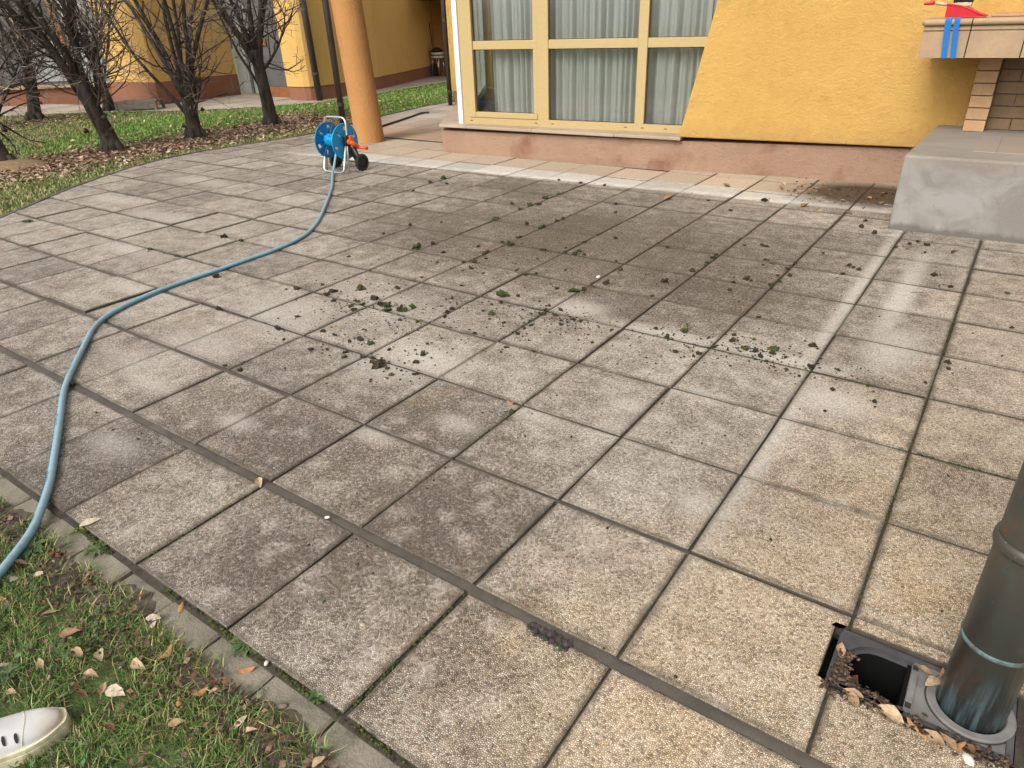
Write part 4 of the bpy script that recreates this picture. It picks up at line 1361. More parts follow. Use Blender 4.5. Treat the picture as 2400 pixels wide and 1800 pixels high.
# white lettering and round mark printed on the near arm
cu = bpy.data.curves.new('lettering', 'FONT'); cu.body = 'GARDENA'; cu.size = .032; cu.extrude = .0005; cu.align_x = 'LEFT'
to = bpy.data.objects.new('lettering', cu); COL.objects.link(to)
bpy.context.view_layer.update()
me = bpy.data.meshes.new_from_object(to.evaluated_get(bpy.context.evaluated_depsgraph_get())); me.name = 'lettering'
bpy.data.objects.remove(to)
lt = bpy.data.objects.new('lettering', me); me.materials.append(M['white']); link(lt, arm)
a_ = Vector((0, .135, -.265)).normalized(); nx_ = Vector((1, 0, 0)); up2 = nx_.cross(a_)
mm = Matrix.Identity(4)
for i in range(3): mm[i][0] = a_[i]; mm[i][1] = up2[i]; mm[i][2] = nx_[i]
mm.translation = Vector((.2045, 0, .36)) + a_ * .095 - up2 * .012
lt.matrix_local = mm
m = MB(); m.lathe([(0, .0), (.014, 0), (.014, .001), (0, .001)], 20, Vector((.2045, 0, .36)) + a_ * .072, (1, 0, 0), (0, 1, 0)); m.build('round_mark', M['white'], arm)


def catmull(P, per=6):
    P = [Vector(p) for p in P]; out = []
    for i in range(len(P) - 1):
        a = P[max(0, i - 1)]; b_ = P[i]; c = P[i + 1]; d = P[min(len(P) - 1, i + 2)]
        for q in range(per):
            t = q / per
            out.append(.5 * ((2 * b_) + (c - a) * t + (2 * a - 5 * b_ + 4 * c - d) * t * t + (3 * b_ - a - 3 * c + d) * t ** 3))
    out.append(P[-1]); return out


# ------------------------------------------------------------------ garden hose
HR = .0146
HP = [(-3.40, 4.42, .27), (-3.40, 4.36, .20), (-3.39, 4.30, .09), (-3.33, 4.21, .028), (-3.15, 4.04, HR), (-2.79, 3.707, HR), (-2.284, 3.182, HR), (-1.823, 2.674, HR), (-1.583, 2.32, HR), (-1.485, 1.986, HR), (-1.465, 1.719, HR), (-1.45, 1.464, HR), (-1.445, 1.177, HR), (-1.415, .919, HR), (-1.353, .693, HR), (-1.277, .535, HR), (-1.16, .40, HR), (-.981, .265, HR), (-.774, .115, HR), (-.611, .0, HR), (-.449, -.101, HR), (-.225, -.218, HR), (-.027, -.322, HR), (.149, -.416, HR), (.276, -.485, HR), (.372, -.545, HR), (.458, -.603, HR), (.524, -.652, HR), (.582, -.702, HR + .004), (.638, -.761, HR + .008), (.70, -.84, HR + .008), (.78, -1.0, HR + .006), (.83, -1.3, HR + .004), (.80, -1.7, HR)]
path = catmull(HP, 16)
hq = random.Random(12)
m = MB(); S_ = 16
m.tube(path, HR, S_)
for i in range(len(path)):
    for k in range(S_):
        kk = k % 8
        sh_ = .86 + .2 * math.sin(i * .13) * math.sin(i * .041)
        pr_ = (i % 42) < 9 and i % 3 != 2 and k in (0, 8)
        m.c[i * S_ + k] = (.03, .04, .05) if pr_ else (.06, .30, .48) if kk in (1, 2) else ((.17, .34, .42) if kk in (0, 3) else (.25, .36, .41))
m.build('garden_hose', M['hose'], smooth=True, label='blue grey striped garden hose snaking from the reel across the slabs', cat='hose')
m = MB(); m.tube(catmull([(-5.62, 7.30, .014), (-5.75, 7.75, .014), (-5.93, 8.3, .014), (-6.12, 8.85, .014), (-6.05, 9.0, .014)], 5), .018, 8)
m.build('black_hose', M['hose_black'], smooth=True, label='short black hose lying on the path behind the orange column', cat='hose')

# ------------------------------------------------------------------ things in the far corner
def stool(z, name, label):
    t = empty(name, (-11.72, 15.93, z), label=label, cat='stool', group='stools stacked in the far corner')
    m = MB(); m.lathe([(.0, .50), (.17, .50), (.185, .515), (.185, .54), (.17, .555), (0, .555)], 28); m.build('seat', M['seat_white'], t, smooth=False)
    m = MB(); m.tube([(.19 * math.cos(2 * math.pi * k / 28), .19 * math.sin(2 * math.pi * k / 28), .50) for k in range(28)], .010, 6, closed=True); m.build('seat_ring', M['chrome'], t)
    for k in range(4):
        a = math.pi / 4 + k * math.pi / 2 + z; m = MB(); m.tube([(.15 * math.cos(a), .15 * math.sin(a), .50), (.19 * math.cos(a), .19 * math.sin(a), .0)], .011, 8); m.build('leg', M['chrome'], t, smooth=True)
    return t


stool(0.0, 'stool', 'lower white stool of the stack in the far corner')
stool(.095, 'stool', 'upper white stool of the stack, under the black cushion')
m = MB(); m.lathe([(0, 0), (.15, 0), (.19, .03), (.17, .065), (.10, .10), (.05, .125), (0, .13)], 18)
o = m.build('cushion', M['bristle'], smooth=True, label='black cushion lying on the stacked white stools', cat='cushion'); o.location = (-11.72, 15.93, .652)
can = empty('watering_can', (-11.42, 16.18, 0), label='green plastic watering can standing behind the stacked stools', cat='watering can')
m = MB(); m.lathe([(0, 0), (.13, 0), (.135, .02), (.14, .26), (.12, .29), (.11, .29), (.1, .25)], 24); m.build('body', M['green_p'], can, smooth=True)
m = MB(); m.tube(bend([(-.02, .02, .28), (.02, .0, .36), (.17, -.02, .33), (.16, -.01, .08)], .06), .013, 8); m.build('handle', M['green_p'], can, smooth=True)
m = MB(); m.tube([(-.12, -.03, .06), (-.2, -.05, .22), (-.25, -.06, .32)], [.025, .016, .014], 10); m.build('spout', M['green_p'], can, smooth=True)
crate = empty('crate', (-12.08, 16.0, 0), .3, label='dark grey plastic crate on the floor beside the stools', cat='crate')
m = MB(); m.box((-.17, -.15, 0), (.17, -.13, .3)); m.box((-.17, .13, 0), (.17, .15, .3)); m.box((-.17, -.128, 0), (-.15, .128, .3)); m.box((.15, -.128, 0), (.17, .128, .3)); m.box((-.15, -.128, 0), (.15, .128, .02)); m.build('body', M['teal'], crate)
m = MB(); m.box((-.18, -.16, .3), (.18, .16, .33)); m.build('lid', M['black'], crate, bevel=.008)
brm = empty('broom', (-11.93, 16.05, 0), label='broom with red brown handle leaning in the far corner', cat='broom')
m = MB(); m.tube([(.06, -.05, .04), (-.10, .0, 1.32)], .016, 8); m.build('handle', M['broom'], brm, smooth=True)
m = MB(); m.tube([(-.10, .0, 1.32), (-.112, .004, 1.42)], .019, 8); m.build('grip', M['black'], brm)
m = MB(); m.box((-.1, -.08, 0), (.2, -.02, .07)); m.build('brush_head', M['bristle'], brm)
bx = empty('wooden_box', (-13.0, 7.32, 0), R(35), label='low weathered wooden box at the edge of the far path', cat='box')
for k in range(4):
    m = MB(); m.box((-.45, -.2 + k * .102, .16), (.45, -.2 + k * .102 + .096, .185)); m.build('plank', M['bench'], bx)
for sx in (-.43, .43):
    for sy in (-.18, .18):
        m = MB(); m.box((sx - .025, sy - .025, -.02), (sx + .025, sy + .025, .159)); m.build('leg', M['bench'], bx)
m = MB(); m.box((-.43, -.195, .03), (.43, -.175, .15)); m.build('side_board', M['bench'], bx)

# ------------------------------------------------------------------ copper downpipe and its gully
cp = empty('copper_downpipe', (3.302, .352, 0), label='patinated copper downpipe rising out of the gully, close by', cat='downpipe')
m = MB(); m.tube([(0, 0, -.03), (-.004, 0, .6), (-.012, 0, 1.3), (-.02, 0, 3.2)], .0735, 40); m.build('pipe', M['copper'], cp, smooth=True)
m = MB(); m.lathe([(.0735, -.008), (.0755, -.006), (.0765, 0), (.0755, .004), (.0735, .006)], 40, (-.0015, 0, .235)); m.build('collar', M['verdigris'], cp, smooth=True)
m = MB(); m.lathe([(.0735, -.016), (.079, -.012), (.081, -.004), (.081, .004), (.079, .012), (.0735, .016)], 40, (-.0035, 0, .52)); m.build('collar', M['copper'], cp, smooth=True)
gl = empty('drain_gully', (3.19, .34, 0), label='black plastic gully with open hatch round the copper downpipe foot', cat='drain')
GO = Vector((3.19, .34, 0))
X0, X1, Y0, Y1 = 2.983, 3.393, .238, .442
ZT = -.006
# rim with a D-shaped opening, as real geometry
bm = bmesh.new()
nA = 20
arc = [(3.092 - .083 * math.sin(math.pi * k / nA), .338 - .083 * math.cos(math.pi * k / nA)) for k in range(nA + 1)]      # from bottom round the west end to the top
inner = [(3.168, arc[0][1])] + arc + [(3.168, arc[-1][1])]
def proj_outer(x, y):
    if x >= 3.092: return (x, Y0 if y < .338 else Y1)
    dx, dy = x - 3.092, y - .338
    k = min((X0 - 3.092) / dx if dx < -1e-6 else 9, ((Y1 - .338) / dy if dy > 1e-6 else ((Y0 - .338) / dy if dy < -1e-6 else 9)))
    return (3.092 + dx * k, .338 + dy * k)
rim_v = []; outer = [proj_outer(*p) for p in inner]
def loop(pts, z): return [bm.verts.new((x - GO.x, y - GO.y, z)) for x, y in pts]
Lo_b = loop(outer, -.06); Lo = loop(outer, ZT); Li = loop(inner, ZT); Ls = loop(inner, ZT - .012)
inner2 = [(3.092 + (x - 3.092) * (.86 if x < 3.092 else 1), .338 + (y - .338) * .86) for x, y in inner]
Lt = loop(inner2, ZT - .014); Ld = loop(inner2, -.30)
for A_, B_ in ((Lo_b, Lo), (Lo, Li), (Li, Ls), (Ls, Lt), (Lt, Ld)):
    for k in range(len(A_) - 1):
        fc = bm.faces.new((A_[k], A_[k + 1], B_[k + 1], B_[k]))
        if B_ is Ld: fc.material_index = 1
me = bpy.data.meshes.new('rim'); bm.to_mesh(me); bm.free(); me.materials.append(M['drain']); me.materials.append(M['pit'])
o = bpy.data.objects.new('rim', me); link(o, gl)


def gpart(m, name, mat, **kw):
    m.v = [tuple(Vector(p) - GO) for p in m.v]
    return m.build(name, mat, gl, **kw)


m = MB(); m.box((3.165, Y0, -.06), (X1, Y1, ZT - .004)); gpart(m, 'plate', M['drain_grey'])
m = MB(); m.box((3.155, Y0 + .026, -.30), (3.164, Y1 - .026, -.015)); m.box((3.0, Y0 + .02, -.31), (3.165, Y1 - .02, -.30)); gpart(m, 'shaft', M['pit'])
m = MB(); m.box((X0, Y0 - .001, -.04), (X1 + .004, Y0 + .012, ZT)); m.box((3.166, Y1 - .012, -.04), (X1 + .004, Y1 + .001, ZT)); m.box((X1 - .012, Y0 + .0125, -.04), (X1 + .004, Y1 - .0125, ZT)); gpart(m, 'plate_edge', M['drain'], bevel=.002)
m = MB(); m.box((3.166, .285, -.011), (3.182, .392, ZT + .001)); gpart(m, 'hinge_bar', M['drain_grey'], bevel=.002)
for y in (.268, .402):
    m = MB(); m.box((3.167, y, -.010), (3.180, y + .014, ZT - .0005)); gpart(m, 'hinge_notch', M['dark'])
m = MB(); m.lathe([(.075, -.004), (.078, -.001), (.094, -.001), (.097, -.004), (.097, -.012)], 44, (3.302, .352, -.001)); gpart(m, 'pipe_ring', M['drain_grey'], smooth=False)
m = MB(); m.lathe([(.0975, -.009), (.1005, -.009)], 44, (3.302, .352, 0)); gpart(m, 'ring_groove', M['dark'])
m = MB(); m.prism([(3.405, .18), (3.44, .16), (3.44, .5), (3.405, .5)], -.06, -.03); o = m.build('gap_soil', M['soil'], kind='structure')

# ------------------------------------------------------------------ white shoe
shoe = empty('sneaker', (1.418, -.955, 0), label='white leather sneaker with yellowed sole standing in the grass', cat='sneaker')
ad = Vector((.40, .917, 0)).normalized(); pd = Vector((ad.y, -ad.x, 0))
def outl(t):   # half width at distance t behind the toe tip
    t = max(0, t)
    if t < .095: return .054 * math.sqrt(max(0, 1 - ((.095 - t) / .095) ** 2.0))
    if t < .20: return .054 - .012 * ((t - .095) / .105)
    if t < .25: return .042 - .003 * (t - .2) / .05
    return .039 * math.sqrt(max(0, 1 - ((t - .25) / .041) ** 2))
TS = [0, .002, .006, .013, .024, .04, .06, .085, .11, .135, .16, .19, .22, .25, .27, .283, .289, .291]
def solering(z, k, name, mat, z1, off=0.0):
    m = MB()
    L1 = [(-t * (1) + .145 * 0, outl(t) * 1) for t in TS]
    ring_ = [(t, outl(t) + k) for t in TS] + [(t, -(outl(t) + k)) for t in TS[::-1]]
    ring_ = [(t - k if t < .01 else (t + k if t > .28 else t), w) for t, w in ring_]
    P_ = [ad * (-t) + pd * w for t, w in ring_]
    N = len(P_)
    m.add([(p.x, p.y, z) for p in P_] + [(p.x, p.y, z1) for p in P_], [tuple(range(N - 1, -1, -1)), tuple(range(N, 2 * N))] + [(i, (i + 1) % N, N + (i + 1) % N, N + i) for i in range(N)])
    return m.build(name, mat, shoe)


M['sole'] = plain('yellowed_rubber', (.56, .51, .34), .75, noise=.3, nscale=30, bump=.2)


def shoe_leather():
    m = NT('white_leather', .45)
    P = m.obj()
    sp = m.noise(14, 5, .6, vec=P)
    c = m.mix(m.rng(sp, .4, .6), (.66, .655, .65), (.59, .58, .565))
    w = m.sep(P)
    d = m.n('ShaderNodeVectorMath', operation='LENGTH'); m.set(d.inputs[0], m.map(P, scale=(1, 1, 1), loc=(0, .012, -.03)))
    c = m.mix(m.math('MULTIPLY', m.rng(d.outputs['Value'], .02, .075, 1, 0), m.rng(sp, .35, .6, .35, .9)), c, (.50, .40, .26))
    m.color(c); m.bump(m.noise(160, 3, vec=P), .15, .001)
    return m.mat


M['leather'] = shoe_leather()
solering(-.015, .0065, 'sole', M['sole'], .012); solering(.0125, .0045, 'sole_band', M['sole'], .018); solering(.0185, .006, 'sole_band', M['sole'], .027)
m = MB(); K = 15; rings = []
hz = {0: .030, .002: .034, .006: .038, .013: .043, .024: .049, .04: .054, .06: .058, .085: .064, .11: .072, .135: .081, .16: .09, .19: .094, .22: .092, .25: .092, .27: .09, .283: .088, .289: .07, .291: .03}
for t in TS:
    w = max(.0005, outl(t) - .001); top = hz[t]
    rg = []
    for k in range(K + 1):
        a = math.pi * k / K
        cx_ = math.cos(a); cz_ = math.sin(a)
        x_ = w * math.copysign(abs(cx_) ** .75, cx_); z_ = .024 + (top - .024) * (cz_ ** .8 if cz_ > 0 else 0)
        p = ad * (-t - (.004 if t < .003 else 0)) + pd * x_
        rg.append((p.x, p.y, z_))
    rings.append(rg)
vs = [p for rg in rings for p in rg]; fs = []
for i in range(len(rings) - 1):
    for k in range(K):
        if 0.155 < (TS[i] + TS[i + 1]) / 2 < .275 and 3 < k < 11: continue      # the opening for the foot
        fs.append((i * (K + 1) + k, i * (K + 1) + k + 1, (i + 1) * (K + 1) + k + 1, (i + 1) * (K + 1) + k))
m.add(vs, fs)
o = m.build('upper', M['leather'], shoe, smooth=True); md = o.modifiers.new('sub', 'SUBSURF'); md.levels = md.render_levels = 1
from mathutils.bvhtree import BVHTree
bvh = BVHTree.FromPolygons([Vector(p) for p in vs], fs)
for t, sdx in ((.094, .037), (.118, .038), (.142, .038)):
    zz = .052 + (t - .094) * .36
    c0 = ad * (-t) + pd * sdx + UZ * zz
    nrm = (pd * .72 + UZ * .7).normalized(); al = (pd * .7 - UZ * .72).normalized()
    n_ = 14; ring_ = []
    for q in range(n_):
        p = c0 + al * (.0125 * math.cos(2 * math.pi * q / n_)) + ad * (.0034 * math.sin(2 * math.pi * q / n_))
        hit = bvh.ray_cast(p + nrm * .05, -nrm)[0]
        ring_.append((hit if hit is not None else p) + nrm * .0026)
    m = MB(); m.slabpoly([tuple(p) for p in ring_], tuple(-nrm * .006)); m.build('vent_slot', M['dark'], shoe)
m = MB(); seam = []
for k in range(1, K):
    i = TS.index(.06); p = Vector(rings[i][k]); c_ = Vector((rings[i][0][0] + rings[i][K][0], rings[i][0][1] + rings[i][K][1], .05)) / 2
    q = p + ad * (.016 * (1 - abs(k - K / 2) / (K / 2)) ** 1 - .03)
    d_ = (p - Vector((c_.x, c_.y, .02))).normalized(); h_ = bvh.ray_cast(q + d_ * .06, -d_)[0]
    if h_ is not None: seam.append(h_ + d_ * .0003)
m.tube(seam, .0009, 5); m.build('seam', M['sole'], shoe)

# ------------------------------------------------------------------ leaves, moss, weeds, pebbles
def leaf_mesh(seed):
    r = random.Random(seed); n_ = 7
    bendx = r.uniform(-1.4, 2.4); cup = r.uniform(.3, 2.0) * r.choice([1, 1, -1]); tw = r.uniform(-1.2, 1.2)
    vs = []
    for i in range(n_):
        t = i / (n_ - 1); w = .27 * math.sin(math.pi * min(1, .04 + t * .96) ** .85) * (1 - .15 * t)
        zc = bendx * .25 * (t - .5) ** 2 + r.uniform(-.01, .01)
        for s_ in (-1, 0, 1):
            y = s_ * w * (1 + r.uniform(-.12, .12)); z = zc + cup * abs(s_) * w * .55 + tw * (t - .5) * s_ * w
            vs.append((t - .5, y, z + .03))
    fs = [f for i in range(n_ - 1) for f in ((3 * i, 3 * i + 3, 3 * i + 4, 3 * i + 1), (3 * i + 1, 3 * i + 4, 3 * i + 5, 3 * i + 2))]
    return vs, fs


LEAFCOL = [(.35, .235, .14), (.42, .30, .185), (.25, .14, .075), (.14, .055, .032), (.47, .38, .28), (.38, .19, .075), (.30, .195, .12)]
LEAF_ME = []
for k in range(12):
    vs, fs = leaf_mesh(k); m = MB(); m.col = LEAFCOL[k % 7]; m.add(vs, fs)
    me = bpy.data.meshes.new('fallen_leaf'); me.from_pydata(m.v, [], m.f); me.materials.append(M['leaf'])
    at = me.color_attributes.new('tint', 'FLOAT_COLOR', 'POINT'); at.data.foreach_set('color', np.array([(*c, 1) for c in m.c], np.float32).ravel())
    me.polygons.foreach_set('use_smooth', [True] * len(me.polygons)); me.update(); LEAF_ME.append(me)
lr = random.Random(15)


def leaf(x, y, size, z, label, group, variant=None, rz=None):
    o = bpy.data.objects.new('fallen_leaf', LEAF_ME[lr.randrange(12) if variant is None else variant]); COL.objects.link(o)
    o.location = (x, y, z); o.scale = (size, size, size)
    o.rotation_euler = (lr.gauss(0, .25), lr.gauss(0, .25), lr.uniform(0, 6.28) if rz is None else rz)
    return tag(o, label=label, cat='leaf', group=group)


leaf(.65, -.515, .075, .001, 'long tan leaf lying on the slab edge near the hose', None, 4, 1.2)
leaf(.97, -.03, .06, .002, 'tan curled leaf lying across the wide mud joint', None, 1, 2.6)
leaf(1.66, -.59, .05, -.01, 'orange brown leaf lying on the kerb by the dark weeds', None, 5, .7)
leaf(1.30, -.565, .036, -.006, 'small rust leaf lying in the joint behind the kerb', None, 5, 2.2)
NEAR = [(1.28, -.64, .052, 4, 'pale white leaf pair in the grass nearest the kerb', .6), (1.305, -.655, .036, 4, 'small pale leaf touching the white leaf pair', 2.0), (1.15, -.61, .044, 5, 'rust leaf at the kerb beside the dark weeds', 1.9),
        (1.14, -.81, .066, 2, 'broad dark brown leaf in the grass, left of two tan ones', .9), (1.23, -.84, .062, 0, 'broad brown leaf in the grass below the dark one', .1), (1.28, -.80, .064, 1, 'tan leaf lying flat beside the broad brown leaf', 2.8),
        (1.0, -.81, .058, 6, 'narrow upright leaf in the grass left of the dark brown one', 1.4), (1.43, -.69, .055, 5, 'orange brown leaf close below the kerb on dark litter', 1.7), (1.41, -.76, .062, 1, 'large tan leaf lying across grass below the kerb', .2),
        (1.44, -.84, .072, 4, 'large pale torn leaf in the grass above the shoe', .3), (1.40, -.855, .05, 0, 'brown half of the torn leaf above the shoe', 2.2), (1.33, -.85, .05, 1, 'small tan rolled leaf between shoe and torn leaf', .5),
        (1.63, -.71, .045, 5, 'orange leaf standing in litter below the kerb', 1.2), (1.67, -.69, .05, 1, 'tan leaf beside the orange one in the litter', .8), (1.37, -.895, .042, 3, 'dark red crumpled leaf in grass by the shoe tip', .4),
        (1.61, -.76, .042, 5, 'rust brown leaf at the edge of the dark litter', 2.5), (.67, -.76, .055, 6, 'brown leaf in the grass under the hose bend', 1.0), (.78, -.745, .05, 4, 'pale folded leaf right of the hose in the grass', .7),
        (.73, -.80, .05, 4, 'white leaf lying by the hose in the grass', 2.2), (.79, -.86, .05, 5, 'orange brown leaf at the left border grass', .2), (1.09, -.97, .055, 4, 'pale leaf in the broad leaved weed by the shoe', 1.1), (1.21, -1.0, .04, 0, 'small tan leaf just above the shoe', .3),
        (1.555, -1.03, .055, 1, 'tan leaf standing in grass right of the shoe side', 1.3), (1.53, -.905, .06, 3, 'dark red brown leaf in the grass right of the shoe tip', .3), (1.67, -.80, .045, 0, 'tan leaf in the grass, right of the shoe and below the litter', 1.0),
        (1.80, -.705, .05, 4, 'pale round leaf below the near kerb stones', 1.6), (1.845, -.71, .045, 1, 'tan narrow leaf below the near kerb stones', .9), (2.05, -.665, .05, 1, 'tan leaf at the kerb by the lower border', 1.4), (1.17, -.91, .05, 0, 'brown flat leaf in the grass before the shoe', 2.9), (1.95, -.80, .05, 6, 'brown leaf in the grass at the lower border', .5), (1.25, -.72, .05, 3, 'dark brown leaf half sunk below the kerb grass', 2.1)]
for x, y, s_, v, lab, rz in NEAR: leaf(x, y, s_ * lr.uniform(.72, .95), .004, lab, 'leaves in the near grass', v, rz)
leaf(.53, 4.84, .11, .003, 'largest brown leaf lying on the dirty slabs before the house', None, 2, .3)
leaf(.62, 5.13, .07, .003, 'brown leaf standing on edge at the pale drip line', None, 5, 1.5)
leaf(.80, 5.57, .09, .003, 'folded brown leaf on the tan slabs below the yellow wall', None, 2, 2.8)
leaf(-1.38, 1.35, .065, .003, 'dark leaf lying alone on pale slabs beside the hose bend', None, 3, .4)
leaf(1.44, .99, .05, .003, 'orange leaf sliver at a slab joint mid patio', None, 5, 2.9)
for q_, (x, y) in enumerate([(1.38, 6.02), (1.26, 5.91), (1.43, 5.67), (1.29, 5.7), (1.79, 5.05), (2.04, 5.04), (1.66, 5.13), (2.07, 5.68), (1.52, 5.89), (1.6, 6.05), (1.75, 5.9), (2.2, 5.5), (2.15, 5.9), (1.9, 5.45)]):
    leaf(x, y, lr.uniform(.05, .1), .004, ('crumpled brown leaf close to the plinth above the mud stain' if y > 5.85 else 'crumpled brown leaf at the drip line below the mud stain' if y < 5.2 else 'crumpled brown leaf in the mud stain beside the concrete block' if x > 1.85 else 'crumpled brown leaf on tan slabs left of the mud stain'), 'leaves beside the concrete block', lr.choice([1, 2, 5, 6, 9]))
for (x, y, s_, z, lab, v, rz) in [(2.995, .35, .06, .0, 'brown leaf bent over the west rim of the gully', 0, 1.7), (3.19, .40, .05, .0, 'small brown leaf on the grey hinge of the gully', 6, .4), (3.215, .372, .062, .004, 'broad tan leaf lying against the copper pipe', 1, 1.0), (3.232, .412, .045, .012, 'upright orange leaf tucked behind the copper pipe', 5, 1.6),
                                   (3.055, .222, .06, .002, 'yellowish rolled leaf beside the gully edge', 4, 2.9), (3.06, .205, .06, .002, 'tan torn leaf below the yellowish rolled leaf', 0, 2.0), (3.14, .212, .085, .002, 'long orange tan leaf along the gully front edge', 1, 2.75), (3.20, .208, .07, .002, 'orange brown leaf after the long one along the gully', 5, 2.6), (3.24, .20, .07, .002, 'pale folded leaf in the middle of the gully front edge', 4, 2.5), (3.262, .205, .06, .002, 'tan leaf beside the rusty red leaf', 6, 2.4), (3.29, .21, .048, .006, 'rusty red crumpled leaf by the gully corner', 5, 1.0), (3.312, .21, .05, .004, 'dark red crumpled leaf at the gully corner', 2, 2.0)]:
    leaf(x, y, s_ * .85, z, lab, 'leaves round the gully', v if v != 4 else 0, rz)
for x, y, z in ((3.04, .32, -.05), (3.06, .29, -.06), (3.09, .28, -.08), (3.12, .27, -.09), (3.10, .31, -.11), (3.03, .28, -.03), (3.14, .30, -.12)):
    leaf(x, y, lr.uniform(.04, .06), z, 'dead leaf lodged inside the open gully', 'leaves inside the gully')


def clump_mesh(seed, green):
    r = random.Random(seed)
    bm = bmesh.new(); bmesh.ops.create_icosphere(bm, subdivisions=3, radius=.5)
    from mathutils import noise as mn
    off = Vector((r.uniform(0, 99), r.uniform(0, 99), r.uniform(0, 99)))
    sx, sy, sz = r.uniform(.8, 1.3), r.uniform(.6, .95), r.uniform(.5, .8)
    cols = []
    for v in bm.verts:
        k = 1 + .8 * mn.noise(v.co * 2.6 + off) + .55 * mn.noise(v.co * 6 + off) + .3 * mn.noise(v.co * 13 + off)
        v.co = Vector((v.co.x * sx, v.co.y * sy, v.co.z * sz)) * k
        v.co.z = max(-.18, v.co.z)
    me = bpy.data.meshes.new('moss_clump'); bm.to_mesh(me); bm.free()
    q = mn
    at = me.color_attributes.new('tint', 'FLOAT_COLOR', 'POINT')
    for i, v in enumerate(me.vertices):
        t = mn.noise(v.co * 3 + off)
        if green and (v.co.z + .5 * t > .0): c = (.052 + .045 * t, .063 + .045 * t, .017)
        else: c = (.042 + .03 * t, .033 + .022 * t, .020)
        at.data[i].color = (*c, 1)
    me.materials.append(M['moss']); me.update()
    return me


